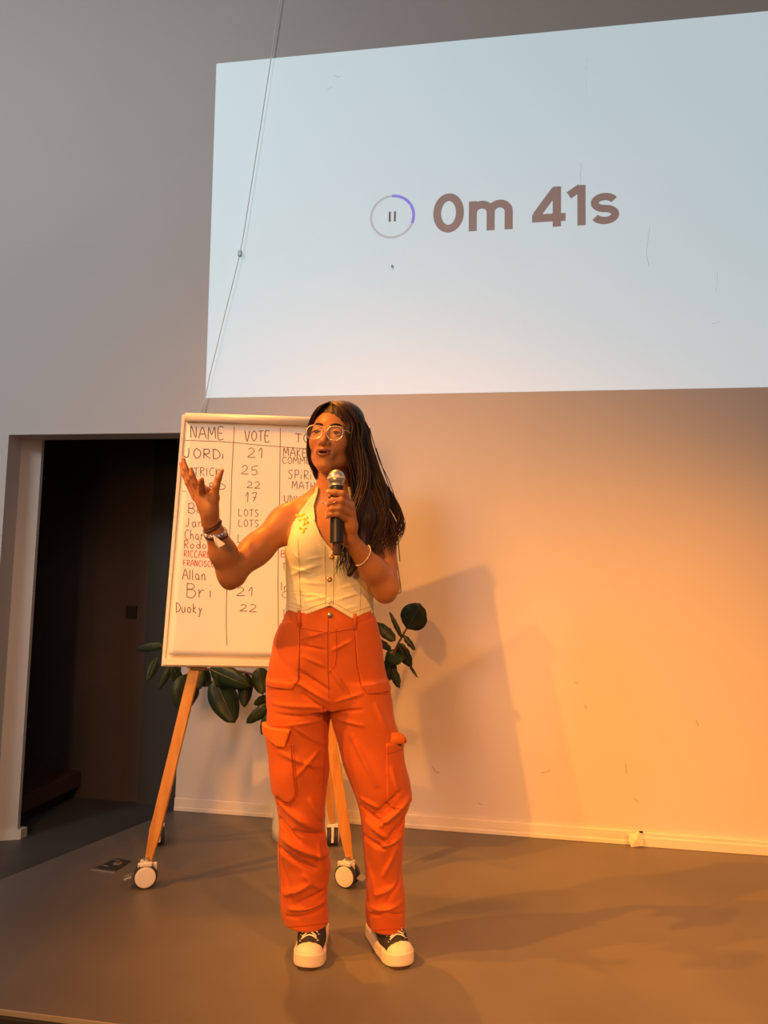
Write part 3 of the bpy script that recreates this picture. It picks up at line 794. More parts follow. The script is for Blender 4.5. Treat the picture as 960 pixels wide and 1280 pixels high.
# legs (inside the trousers) and feet
for (x0, y0_), (x1, y1_), (x2, y2_), fx in (((377, 880), (379, 1010), (385, 1165), 0), ((450, 880), (476, 1010), (484, 1165), 0)):
    B.cone(L(x0, y0_, .02), L(x1, y1_, .02), .064, .052, .02); B.cone(L(x1, y1_, .02), L(x2, y2_, .06), .052, .034, .03)
# her right arm (left in the photo), raised and bent
sh = L(354, 656, .015); el = L(289, 716, -.10); wr = L(263, 651, -.20)
B.ell(sh+np.array([.0, 0, .0]), (.050, .050, .052), .035)
B.cone(sh, sh*.45+el*.55, .047, .046, .03); B.cone(sh*.5+el*.5, el, .045, .041, .03)
B.cone(el, el*.6+wr*.4, .041, .040, .02); B.cone(el*.6+wr*.4, wr, .040, .0235, .02)
B.cone(L(292, 722, -.09), L(287, 728, -.09), .030, .022, .02)
# hand
pb = L(262, 636, -.215)
B.cone(wr, pb, .0235, .026, .015)
def chain(pts, rad, k=.006):
    for i in range(len(pts)-1): B.cone(pts[i], pts[i+1], rad[i], rad[i+1], k)
palm = [L(254, 617, -.225), L(261, 620, -.24), L(248, 621, -.21), L(262, 632, -.225)]
B.ell(L(256, 624, -.223), (.028, .017, .040), .012)
B.cone(L(262, 642, -.215), L(251, 614, -.225), .024, .014, .012); B.cone(L(260, 640, -.205), L(246, 620, -.20), .020, .014, .012)
B.cone(L(264, 640, -.22), L(268, 622, -.235), .018, .016, .012)                       # ball of the thumb
chain([L(267, 624, -.237), L(270, 608, -.25), L(273, 598, -.252), L(277.5, 588, -.248)], [.0145, .0108, .0095, .0065])
chain([L(253, 617, -.232), L(252, 609, -.262), L(251.5, 603, -.282), L(252.5, 599, -.300)], [.0115, .0098, .0086, .0062])      # index, towards us
chain([L(249, 616, -.225), L(243.5, 603, -.240), L(240, 594, -.248), L(238.5, 586, -.250)], [.0112, .0095, .0085, .0062])
chain([L(246, 617, -.212), L(237, 599, -.220), L(232, 586, -.222), L(229, 573, -.218)], [.0110, .0095, .0083, .0058])
chain([L(244, 622, -.198), L(235, 604, -.200), L(230, 593, -.198), L(226, 579, -.190)], [.0100, .0086, .0074, .0052])
# her left arm (right in the photo), holding the microphone
sh2 = L(477, 664, .02); el2 = L(481, 733, -.045); wr2 = L(437, 673, -.178)
B.ell(sh2, (.048, .050, .056), .035)
B.cone(sh2, el2, .046, .043, .03)
B.cone(L(482, 738, -.04), L(482, 743, -.04), .034, .028, .02)
B.cone(el2, el2*.62+wr2*.38, .042, .040, .02); B.cone(el2*.62+wr2*.38, wr2, .040, .0225, .02)
# microphone axis
mt = Vector(L(420.5, 600, -.215)); mbm = Vector(L(421, 690, -.232))
def maxis(py): t = (py-600)/90.0; return np.array(mt.lerp(mbm, t))
# fist: back of the hand on the photo's right, four fingers round the handle, thumb behind
B.cone(wr2, L(438, 658, -.195), .0225, .022, .012)
B.cone(L(438, 658, -.200), L(437, 632, -.212), .021, .017, .012); B.cone(L(434, 656, -.200), L(433, 640, -.212), .018, .018, .012)
def finger(k0, b1, b2, tip, r0):
    chain([L(*k0), L(*b1), L(*b2), L(*tip)], [r0, r0*.92, r0*.84, r0*.62], .004)
finger((435.5, 627, -.222), (427.5, 617, -.250), (418.5, 615.5, -.252), (410, 614.5, -.236), .0112)
finger((437, 634, -.225), (426, 626, -.256), (416, 626, -.258), (410, 631, -.240), .0116)
finger((436.5, 642, -.223), (424, 635, -.256), (415, 636, -.257), (409, 641, -.240), .0112)
finger((433.5, 650, -.218), (422, 642.5, -.252), (414, 643, -.253), (408.5, 646, -.238), .0100)
chain([L(436, 652, -.195), L(430, 634, -.186), L(420, 624, -.186), L(412.5, 620, -.196)], [.014, .0115, .0105, .0085])   # thumb behind the handle
# ---- head, in its own frame
HY, HP, HRr = R(-14), R(-4), R(-4)
HM = Matrix.Rotation(HY, 3, 'Z') @ Matrix.Rotation(HP, 3, 'X') @ Matrix.Rotation(-HRr, 3, 'Y')
HC = Vector(L(417.5, 549, -.035))
def H(x, y, z): return np.array(HC + HM @ Vector((x, y, z)))
HMn = np.array(HM)
B.ell(H(0, .012, .030), (.073, .090, .085), .03, HMn)
B.ell(H(0, -.028, -.022), (.060, .062, .082), .03, HMn)
for s in (-1, 1):
    B.cone(H(s*.048, .005, -.060), H(s*.012, -.066, -.103), .022, .014, .03)
    B.ell(H(s*.036, -.060, -.026), (.022, .020, .022), .025, HMn)
    B.cone(H(s*.010, -.0835, .017), H(s*.042, -.070, .018), .008, .007, .014)
B.cone(H(0, -.070, -.102), H(0, -.068, -.106), .017, .015, .02)
for s in (-1, 1):
    B.ell(H(s*.032, -.096, -.002), (.019, .014, .0125), .014, HMn, 'i') if False else B.cone(H(s*.025, -.102, -.002), H(s*.040, -.096, -.002), .0115, .0105, .010, op='s') if False else None
def carve(a, b_, ra, rb, k):
    a = np.array(a); b_ = np.array(b_); ab = b_-a; L2 = float(ab@ab)+1e-12; r_ = max(ra, rb)
    def fn(X, Y, Z):
        t = np.clip(((X-a[0])*ab[0]+(Y-a[1])*ab[1]+(Z-a[2])*ab[2])/L2, 0, 1)
        return -(np.sqrt((X-a[0]-t*ab[0])**2+(Y-a[1]-t*ab[1])**2+(Z-a[2]-t*ab[2])**2)-(ra+(rb-ra)*t))
    B.add(fn, np.minimum(a, b_)-r_, np.maximum(a, b_)+r_, k, op='i')
for s in (-1, 1): carve(H(s*.026, -.101, -.001), H(s*.041, -.093, -.001), .0125, .0115, .010)
# nose
B.cone(H(0, -.086, .004), H(0, -.1065, -.034), .0065, .0095, .010)
B.cone(H(0, -.1065, -.035), H(0, -.103, -.038), .0095, .009, .006)
for s in (-1, 1):
    B.ell(H(s*.0125, -.096, -.038), (.0075, .009, .0068), .006, HMn)
    carve(H(s*.0068, -.104, -.0465), H(s*.0075, -.096, -.0455), .0030, .0025, .002)
# lips, slightly parted
def arcH(x0, z0, dz, y0, dy, n=6, s=1): return [H(x0*(2*i/n-1), y0+dy*(2*i/n-1)**2, z0+dz*(2*i/n-1)**2) for i in range(n+1)]
B.ell(H(0, -.080, -.067), (.030, .018, .022), .02, HMn)
up_ = arcH(.0225, -.0605, -.005, -.0985, .016); lo_ = arcH(.0195, -.0755, .0065, -.0965, .014)
for i in range(6):
    B.cone(up_[i], up_[i+1], .0052 if 0 < i else .003, .0052 if i < 5 else .003, .004)
    B.cone(lo_[i], lo_[i+1], .0060 if 0 < i else .003, .0060 if i < 5 else .003, .004)
carve(H(-.0125, -.102, -.0685), H(.0125, -.102, -.0685), .0042, .0042, .002); carve(H(-.008, -.094, -.0685), H(.008, -.094, -.0685), .0035, .0035, .002)
# upper eyelids
for s in (-1, 1):
    e = [H(s*(.032+.0165*(2*i/6-1)), -.0855+.0045*(2*i/6-1)**2+.002*(i/6 if s > 0 else 1-i/6), .0065-.0072*(2*i/6-1)**2) for i in range(7)]
    chain(e, [.0034, .0042, .0046, .0046, .0046, .0042, .0034], .004)
    e = [H(s*(.032+.0155*(2*i/6-1)), -.0845+.0045*(2*i/6-1)**2, -.0082+.0058*(2*i/6-1)**2) for i in range(7)]
    chain(e, [.0022]*7, .004)
    B.ell(H(s*.074, .012, -.012), (.007, .016, .028), .008, HMn)
V, Q = B.mesh()
body = np_mesh('body', V, Q, [M_skin, M_lip, M_nail, M_mouth], woman, relax=1)
# lips and nails by position
HMi = HMn.T; ctr = V[Q].mean(1); hc = (ctr-np.array(HC)) @ HMn
mi = np.zeros(len(Q), np.int32)
x_, y_, z_ = hc[:, 0], hc[:, 1], hc[:, 2]
zu = -.0560-.004*(x_/.024)**2-.0018*np.exp(-(x_/.004)**2)+.0008; zl = -.0815+.0085*(x_/.022)**2
lipm = (y_ < -.075) & (y_ > -.13) & (abs(x_) < .0238) & (z_ < zu) & (z_ > zl)
mi[lipm] = 1
mi[lipm & (z_ < -.0655) & (z_ > -.0712) & (abs(x_) < .014) & (y_ > -.0990)] = 3
for tp_, rr_ in ((L(410, 614, -.238), .0085), (L(409.5, 631.5, -.242), .007), (L(408.5, 641.5, -.241), .007), (L(408, 646.5, -.239), .007), (L(229, 572, -.218), .006), (L(226, 578, -.190), .005), (L(238.5, 585, -.25), .005), (L(278, 587, -.248), .006)):
    mi[np.linalg.norm(ctr-tp_, axis=1) < rr_] = 2
body.data.polygons.foreach_set('material_index', mi); body.data.update()

# eyes and brows
for s in (-1, 1):
    mb = MB(); c_ = Vector(H(s*.032, -.0755, -.0005)); Mx = Matrix.Translation(c_) @ HM.to_4x4() @ Matrix.Rotation(R(90), 4, 'X')
    n_ = 14; prof = [(.0122*math.sin(math.pi*i/n_)+1e-5, -.0122*math.cos(math.pi*i/n_)) for i in range(n_+1)]
    mb.lathe(prof, 24, 0, Mx); o = mb.build('eye', M_eye, woman, smooth=True)
    gaze = Vector((-.03, -1, -.10)).normalized()
    mb = MB(); q_ = Vector((0, -1, 0)).rotation_difference(gaze).to_matrix().to_4x4()
    M2 = Matrix.Translation(c_) @ HM.to_4x4() @ q_ @ Matrix.Rotation(R(90), 4, 'X')
    mb.lathe([(.0068, .0102), (.0062, .0114), (.003, .0126), (.0003, .0129)], 20, 0, M2); mb.build('iris', M_iris, o, smooth=True)
    pts = [H(s*(.012+.036*t), -.0925+.024*t*t, .0205+.0065*math.sin(math.pi*min(1, t*1.05)*.72)) for t in [i/8 for i in range(9)]]
    mb = MB(); mb.tube(pts, [.0022, .0032, .0036, .0036, .0034, .0030, .0026, .002, .001], 8, flat=1.0); mb.build('eyebrow', M_brow, woman, smooth=True)
    pts = [H(s*(.032+.0165*(2*i/6-1)), -.0890+.0055*(2*i/6-1)**2, .0035-.0062*(2*i/6-1)**2) for i in range(7)]
    mb = MB(); mb.tube(pts, .0012, 6); mb.build('eyelashes', M_brow, woman, smooth=True)

# spectacles
gl = thing('spectacles', None, None); gl.parent = woman
for k_ in ('label', 'category'):
    if k_ in gl: del gl[k_]
def lensp(s, k=1.0, n=28, dy=0):
    out = []
    for i in range(n):
        a = 2*math.pi*i/n; ca, sa = math.cos(a), math.sin(a)
        x = .0265*math.copysign(abs(ca)**.85, ca)*k; z = .0225*math.copysign(abs(sa)**.85, sa)*k
        if sa < 0: x *= 1-.12*abs(sa)
        out.append(Vector(H(s*.0335+x, -.1065+.10*abs(s*.0335+x)**1.35+dy, -.007+z)))
    return out
for s in (-1, 1):
    mb = MB(); mb.tube(lensp(s), .0011, 7, closed=True); mb.build('rim', M_gold, gl, smooth=True)
    lp = lensp(s, .97); mb = MB(); lp2 = lensp(s, .97, dy=.0012); n_ = len(lp)
    mb.add(lp+lp2, [tuple(range(n_)), tuple(range(2*n_-1, n_-1, -1))]+[(i, (i+1) % n_, n_+(i+1) % n_, n_+i) for i in range(n_)]); mb.build('lens', M_glass, gl)
    mb = MB(); mb.tube([H(s*.0595, -.1035+.002, .004), H(s*.069, -.088, .006), H(s*.076, -.03, .004), H(s*.077, .012, .0), H(s*.076, .028, -.022)], .0014, 6); mb.build('temple_arm', M_gold, gl, smooth=True)
mb = MB(); mb.tube([H(-.0085, -.1055, .001), H(-.004, -.1075, .006), H(.004, -.1075, .006), H(.0085, -.1055, .001)], .0013, 6); mb.build('bridge', M_gold, gl, smooth=True)

# ---- hair: a cap and falling mass, with locks over it
hx = arange(-.20, .30, .0035); hy = arange(-.26, .16, .0035); hz = arange(1.06, 1.79, .0035)
Hr = Vol(hx, hy, hz)
Hr.ell(H(.004, .018, .038), (.080, .094, .088), .02, HMn)
Hr.ell(H(.030, .010, .075), (.056, .070, .046), .03, HMn)
Hr.cone(H(.045, .03, .0), L(455, 600, .02), .050, .050, .04)
Hr.cone(L(455, 600, .02), L(472, 650, .0), .050, .045, .04)
Hr.cone(L(452, 600, -.04), L(455, 650, -.085), .036, .036, .03)
Hr.cone(L(455, 650, -.085), L(450, 690, -.118), .034, .026, .03)
Hr.cone(L(450, 690, -.118), L(437, 718, -.122), .022, .008, .03)
Hr.cone(L(410, 545, .03), L(402, 590, .03), .04, .03, .03)
# face opening
a0 = H(-.010, -.125, -.030)
def cutface(X, Y, Z):
    dx, dy, dz = X-HC.x, Y-HC.y, Z-HC.z
    p_ = [HMn[0, i]*dx+HMn[1, i]*dy+HMn[2, i]*dz for i in range(3)]
    q_ = ((p_[0]+.004)/.058)**2+((p_[2]+.024)/.083)**2
    return np.maximum((1-np.sqrt(q_))*.055*-1, p_[1]+.020)*-1
Hr.add(cutface, H(0, -.1, 0)-.16, H(0, -.1, 0)+.16, .012, op='i')
def ridges(X, Y, Z):
    return 0
nz_ = (np.sin(Hr.a[0][:, None, None]*430+np.sin(Hr.a[2][None, None, :]*17)*2.2+Hr.a[1][None, :, None]*210)*.0007).astype(np.float32)
Hr.F += nz_
V, Q = Hr.mesh(); hairo = np_mesh('hair', V, Q, [M_hair], woman, relax=0)
def lock_set(G, n, rad, jit=.006, wav=.006, mats=(0, 0, 0, 1)):
    G = [[Vector(p_) for p_ in g] for g in G]; m_ = len(G)-1
    mb = MB()
    for i in range(n):
        u = random.random()*m_; k = min(int(u), m_-1); u -= k
        P_ = [a.lerp(b_, u) for a, b_ in zip(G[k], G[k+1])]
        ph = (k+u)*3.1+random.choice((0, .5, 1.0))+random.uniform(0, .5); off = Vector((random.gauss(0, jit), random.gauss(0, jit*.7), random.gauss(0, jit*.5)))
        pts = cr(P_, 6); N = len(pts); out = []
        cut = random.uniform(.80, 1.0)
        for j, p_ in enumerate(pts):
            t = j/(N-1)
            if t > cut: break
            am = wav*max(0, t-.25)*1.5
            out.append(Vector(p_)+off*min(1, t*3+.15)+Vector((math.sin(ph+t*10)*am, math.cos(ph+t*9)*am*.6, 0)))
        r_ = rad*random.uniform(.7, 1.3); n_ = len(out)
        rs = [r_*min(1, .05+4*j/n_)*(1-(j/(n_-1))**2*.93) for j in range(n_)]
        mb.tube(out, rs, 5, m=random.choice(mats), flat=.6)
    return mb
sets = []
part = H(-.012, -.052, .108)
# right side of the photo: parting, over the temple, down the chest
gA = [part, H(.030, -.082, .080), H(.062, -.062, .036), H(.070, -.052, -.020), L(443, 598, -.085), L(437, 640, -.115), L(433, 690, -.128), L(429, 728, -.122)]
gB = [H(-.008, -.040, .115), H(.040, -.060, .092), H(.076, -.040, .040), H(.084, -.030, -.020), L(455, 600, -.085), L(453, 645, -.118), L(447, 690, -.132), L(440, 726, -.126)]
gC = [H(-.004, -.015, .122), H(.045, -.020, .108), H(.086, -.005, .050), H(.096, .0, -.015), L(466, 602, -.06), L(470, 645, -.085), L(462, 690, -.110), L(453, 716, -.116)]
gD = [H(0, .015, .124), H(.045, .02, .108), H(.086, .03, .050), H(.100, .035, -.015), L(474, 602, -.02), L(484, 640, -.045), L(481, 672, -.070), L(472, 700, -.085)]
gE = [H(.005, .05, .115), H(.050, .055, .09), H(.080, .06, .04), H(.095, .06, -.02), L(475, 600, .03), L(490, 635, -.01), L(494, 662, -.035), L(487, 685, -.05)]
mb = lock_set([gA, gB, gC, gD, gE], 430, .0056, jit=.0055, wav=.034, mats=(0, 0, 1))
lk = mb.build('hair_locks', [M_hair, M_hair2], hairo, smooth=True)
# left side of the photo: close to the head, tucked behind the jaw
gF = [part, H(-.042, -.068, .082), H(-.068, -.046, .036), H(-.073, -.030, -.020), H(-.068, -.014, -.070), L(398, 600, -.02)]
gG = [H(-.018, -.03, .118), H(-.052, -.030, .090), H(-.080, -.015, .036), H(-.082, -.005, -.020), H(-.074, .0, -.070), L(396, 602, .0)]
gH = [H(-.02, .03, .12), H(-.06, .03, .09), H(-.084, .03, .036), H(-.085, .03, -.020), H(-.076, .03, -.070), L(397, 610, .03)]
mb = lock_set([gF, gG, gH], 120, .0042, jit=.003, wav=.003); mb.build('hair_locks', [M_hair, M_hair2], hairo, smooth=True)
mb = MB()
for a, b_, c_, d_ in (((470, 560), (480, 590), (492, 625), (499, 652)), ((488, 640), (496, 665), (499, 690), (500, 702)), ((462, 535), (474, 575), (486, 600), (497, 632)), ((494, 690), (499, 720), (501, 738), (498, 742))):
    mb.tube(cr([L(*a, -.0), L(*b_, -.0), L(*c_, .0), L(*d_, .0)], 4), [.0014]*13, 4)
mb.build('flyaway_strands', M_hair, hairo, smooth=True)

# ---- trousers
T = Vol(arange(-.34, .32, .0035), arange(-.16, .20, .0035), arange(.04, 1.10, .0035))
hip = rows([(756, 359, 466, .012, .096), (770, 355, 469, .014, .100), (785, 350, 472, .016, .108), (800, 344, 475, .02, .116), (825, 338, 479, .022, .122), (850, 335, 484, .024, .120), (872, 333, 488, .022, .112), (884, 333, 490, .02, .10)])
loft(T, hip, k=.02, it=6)
lleg = rows([(850, 334, 411, .022, .112), (880, 333, 412, .022, .110), (910, 334, 411, .022, .106), (935, 336, 411, .02, .103), (960, 338, 411, .018, .100), (990, 343, 409, .018, .096), (1005, 346, 407, .02, .092),
             (1030, 348, 405, .025, .088), (1060, 348, 410, .03, .086), (1078, 348, 414, .046, .086), (1110, 349, 409, .056, .084), (1140, 352, 411, .063, .085), (1160, 357, 412, .067, .086), (1175, 360, 412, .068, .086)])
rleg = rows([(850, 413, 484, .022, .112), (880, 413, 490, .022, .110), (910, 416, 497, .022, .106), (935, 423, 502, .02, .103), (960, 431, 506, .018, .100), (985, 440, 511, .018, .098), (1002, 446, 514, .02, .094),
             (1022, 450, 507, .024, .090), (1050, 454, 504, .03, .086), (1078, 456, 503, .046, .084), (1110, 457, 505, .056, .084), (1140, 457, 507, .063, .086), (1160, 459, 508, .068, .087), (1178, 460, 508, .070, .087)])
loft(T, lleg, k=.010, it=4); loft(T, rleg, k=.010, it=4)
def mid_y(X, Z): return .02
FOLDS = [ # x0, y0, x1, y1, height (mm, negative = valley), width (mm)
 (352, 1008, 398, 1040, 9, 12), (350, 1030, 372, 1052, -8, 9), (352, 1052, 410, 1078, 10, 12), (350, 1068, 392, 1092, -8, 10), (370, 1040, 404, 1052, -6, 9),
 (352, 1128, 386, 1112, 7, 10), (360, 1146, 408, 1140, 7, 7), (356, 1158, 404, 1150, -4, 5), (372, 1136, 410, 1124, -6, 8), (380, 1100, 410, 1130, 5, 10),
 (346, 1000, 372, 1022, -6, 8), (388, 1000, 402, 1030, 5, 9), (365, 905, 408, 935, 4, 8), (350, 940, 400, 960, 4, 10), (372, 968, 398, 940, 4, 7), (372, 940, 396, 972, -3, 6),
 (340, 880, 404, 884, 3, 7), (345, 893, 408, 896, -3, 6), (365, 848, 412, 876, 5, 8), (375, 838, 412, 862, -5, 7), (378, 866, 412, 890, -4, 5), (360, 905, 400, 902, 3, 6),
 (376, 798, 408, 790, 3, 5), (376, 806, 408, 812, -3, 5), (380, 820, 408, 832, 3, 6), (416, 812, 440, 800, 3, 6), (414, 836, 440, 870, 4, 8), (420, 876, 452, 866, 3, 6), (418, 890, 452, 886, -3, 5), (420, 900, 455, 906, 3, 6),
 (428, 850, 446, 876, -3, 6), (470, 880, 484, 912, 4, 8), (440, 920, 470, 980, 4, 10), (476, 1032, 512, 1002, 10, 11), (470, 1018, 500, 990, -6, 9), (458, 1030, 486, 1050, 7, 10), (484, 1052, 506, 1030, -8, 9), (456, 1052, 480, 1062, -6, 9),
 (478, 1060, 504, 1050, 7, 8), (480, 1100, 496, 1066, 5, 10), (460, 1090, 470, 1130, 4, 9), (466, 1146, 502, 1140, 8, 7), (462, 1158, 480, 1148, -7, 5), (486, 1150, 504, 1158, -6, 5), (470, 1126, 500, 1112, 5, 9),
 (484, 1135, 505, 1105, -5, 8), (450, 1000, 474, 1010, 4, 8), (452, 1012, 482, 1032, -5, 7), (490, 960, 500, 995, 4, 8), (352, 1085, 366, 1140, -4, 9), (398, 1060, 404, 1100, 4, 7)]
Tx = T.a[0][:, None]; Tz = T.a[2][None, :]
disp = np.zeros((len(T.a[0]), len(T.a[2])), np.float32)
for (x0, y0_, x1, y1_, hgt_, wd_) in FOLDS:
    a = L(x0, y0_, -.07); b_ = L(x1, y1_, -.07); ax, az, bx, bz = a[0], a[2], b_[0], b_[2]
    ex, ez = bx-ax, bz-az; t = np.clip(((Tx-ax)*ex+(Tz-az)*ez)/(ex*ex+ez*ez), 0, 1)
    d2 = (Tx-ax-t*ex)**2+(Tz-az-t*ez)**2
    tap = np.sin(np.pi*np.clip(.15+.7*t, 0, 1))
    disp += (hgt_*.0021*tap*np.exp(-d2/(wd_*.001*.8)**2)).astype(np.float32)
yw = (1/(1+np.exp((T.a[1]-.03)/.012))).astype(np.float32)
amb_w = (np.sin(T.a[2]*38+np.sin(T.a[0][:, None, None]*20)*2+T.a[1][None, :, None]*30)*.0022).astype(np.float32)
T.F -= disp[:, None, :]*yw[None, :, None]+amb_w
# crotch split, hem and waist cut
def above(z0): return lambda X, Y, Z: (Z-z0)+0*X+0*Y
cutz = LZ(758)
T.F = np.maximum(T.F, (T.a[2]-cutz)[None, None, :])
hemz = np.where(T.a[0] < LX(430, 1160), LZ(1165, 384, -.015), LZ(1169, 484, -.015))
T.F = np.maximum(T.F, (hemz[:, None, None]-T.a[2][None, None, :])).astype(np.float32)
inner = np.maximum(T.F+.006, T.a[2][None, None, :]-(hemz[:, None, None]+.06)); inner = np.minimum(inner, np.maximum(T.F*0+1, 1))
base_only = T.F.copy()
core = np.maximum(T.F+.007, 0*T.F-1)
# hollow the bottom
tmp = Vol.__new__(Vol)
low = (T.a[2][None, None, :] < (hemz[:, None, None]+.05))
solid = T.F.copy()
# distance ignoring hem plane: recompute leg-only distance by subtracting where only hem limits
legF = Vol(*T.a); loft(legF, lleg, k=.01, it=4); loft(legF, rleg, k=.01, it=4)
cav = np.maximum(legF.F+.018, (T.a[2][None, None, :]-(hemz[:, None, None]+.055)))
T.F = np.maximum(T.F, -cav)
V, Q = T.mesh(); trousers = np_mesh('trousers', V, Q, [M_tr], woman, relax=1)
bv = BVHTree.FromPolygons([Vector(v) for v in V], [tuple(q_) for q_ in Q])
CL = ROTI @ (CP-W0)
def surf(px, py, tree=None, lift=.0008):
    d = (ROTI @ ray(px, py)).normalized(); h = (tree or bv).ray_cast(CL, d)
    if h[0] is None: return None
    return h[0]-d*lift
def stitch(pts, name='stitching', m=None, r_=.0009, parent=None, tree=None, closed=False, lift=.0006, step=3.0):
    out = []
    for i in range(len(pts)-1):
        a = Vector(pts[i]); b_ = Vector(pts[i+1]); n = max(1, int((b_-a).length/step))
        for k in range(n+(i == len(pts)-2)):
            q_ = a.lerp(b_, k/n); s = surf(q_.x, q_.y, tree, lift)
            if s is not None and (not out or (s-out[-1]).length < .06): out.append(s)
    if len(out) < 2: return None
    mb = MB(); mb.tube(out, r_, 5); return mb.build(name, m or M_trs, parent or trousers, smooth=True)
def patch(name, poly, th, parent, vol, F, m, depth=-.08, ymax=.03, bevel_inner=.003):
    P2 = [(float(L(a, b_, depth)[0]), float(L(a, b_, depth)[2])) for a, b_ in poly]
    x0 = min(p_[0] for p_ in P2)-.012; x1 = max(p_[0] for p_ in P2)+.012; z0 = min(p_[1] for p_ in P2)-.012; z1 = max(p_[1] for p_ in P2)+.012
    sl, X, Y, Z = vol.reg((x0, vol.a[1][0], z0), (x1, ymax+.01, z1), .004)
    f = F[sl]; pr = poly_sd(P2, vol.a[0][sl[0]][:, None], vol.a[2][sl[2]][None, :])[:, None, :]
    g = np.maximum(np.maximum(f-th, -(f+bevel_inner)), np.maximum(pr, Y-ymax))
    sub = Vol(vol.a[0][sl[0]], vol.a[1][sl[1]], vol.a[2][sl[2]])
    g = np.pad(g, 1, constant_values=.01); ax_ = []
    for t in sub.a: h = t[1]-t[0]; ax_.append(np.concatenate([[t[0]-h], t, [t[-1]+h]]))
    sub = Vol(*ax_); V, Q = sub.mesh(g.astype(np.float32))
    return np_mesh(name, V, Q, [m], parent, relax=1), V, Q
solidT = solid
def pocket(name, poly, th, m=M_tr, ymax=.03):
    return patch(name, poly, th, trousers, T, solidT, m, ymax=ymax)
pocket('front_pocket', [(330, 800), (344, 782), (360, 776), (375, 780), (374, 850), (366, 862), (328, 861)], .0036)
pocket('front_pocket', [(443, 782), (470, 772), (482, 800), (492, 868), (460, 868), (452, 858), (446, 830)], .0036)
pocket('cargo_pocket', [(326, 928), (364, 930), (370, 994), (362, 1005), (335, 1000)], .006)
pocket('cargo_pocket', [(482, 930), (512, 930), (522, 985), (520, 1012), (492, 1012), (483, 1004)], .006)
o1, V1, Q1 = pocket('pocket_flap', [(322, 910), (364, 911), (356, 934), (345, 934), (322, 922)], .014, m=M_tre)
o2, V2, Q2 = pocket('pocket_flap', [(482, 932), (508, 931), (509, 943), (483, 943)], .009)
mb = MB(); fp = []
for i in range(9):                              # the second flap stands open
    t = i/8; px = 481+27*t; py = 926-11*math.sin(math.pi*min(1, t*.75+.12))+ (4 if t > .9 else 0)
    s = surf(min(px, 497), 930); fp.append((px, py))
a_ = [Vector(L(px, py, -.050+.02*i/8)) for i, (px, py) in enumerate(fp)]; b_ = [Vector(L(min(px, 506), 931-.2*i, -.062+.03*i/8)) for i, (px, py) in enumerate(fp)]
mb.add(a_+b_, [(i, i+1, 10+i, 9+i) for i in range(8)]); o = mb.build('raised_flap', M_tre, trousers, smooth=True)
so = o.modifiers.new('s', 'SOLIDIFY'); so.thickness = .004
mb = MB(); cc = Vector(L(499, 926, -.035)); mb.lathe([(.004, -.006), (.014, -.004), (.014, .004), (.004, .006)], 20, 0, Matrix.Translation(cc) @ Matrix.Rotation(R(80), 4, 'X')); tag(mb.build('pocket_lining', M_stem, trousers, smooth=True), 'dark opening under the raised flap')
# seams and stitches
for pts in ([(375, 779), (374, 850), (366, 861.5), (335, 861)], [(372, 782), (371.5, 848), (364.5, 858.5), (336, 858)], [(443, 783), (445.5, 830), (451, 857), (460, 867.5), (487, 868)],
            [(445.5, 786), (448, 830), (453.5, 855), (461, 864.5), (486, 865)], [(361, 781), (376, 785), (409, 791)], [(412, 791), (443, 786), (470, 778)],
            [(410.5, 768), (409.5, 800), (410, 845)], [(420, 786), (421, 815), (419, 832), (411, 841)], [(410.5, 845), (411, 872)],
            [(364, 931), (369, 994), (361.5, 1004), (345, 1001)], [(367, 931), (372, 995), (362, 1007), (346, 1004)], [(483, 944), (484, 1003), (492, 1011), (508, 1008)],
            [(329, 920), (345, 931), (354, 931), (361, 914)], [(339, 908), (364, 909)], [(484, 933), (507, 932)], [(485, 941), (507, 941)],
            [(360, 1159), (411, 1154)], [(462, 1163), (507, 1161)], [(349, 1045), (351, 1135), (356, 1160)], [(404, 880), (406, 930), (404, 985)], [(434, 960), (452, 1020), (459, 1120)]):
    stitch(pts)
for (x0, y0_) in ((374, 772), (443.5, 776)):
    ps = [surf(x0, y0_-9, lift=.004), surf(x0, y0_, lift=.006), surf(x0+.5, y0_+11, lift=.005)]
    if all(ps): mb = MB(); mb.tube(ps, .0055, 8, flat=.35); mb.build('belt_loop', M_tr, trousers, smooth=True)
s = surf(412.5, 769, lift=.002)
mb = MB(); mb.lathe([(.0085, -.001), (.0085, .0015), (.006, .003), (.002, .0028)], 20, 0, Matrix.Translation(s) @ Matrix.Rotation(R(90), 4, 'X')); mb.build('waist_button', M_button, trousers, smooth=True)

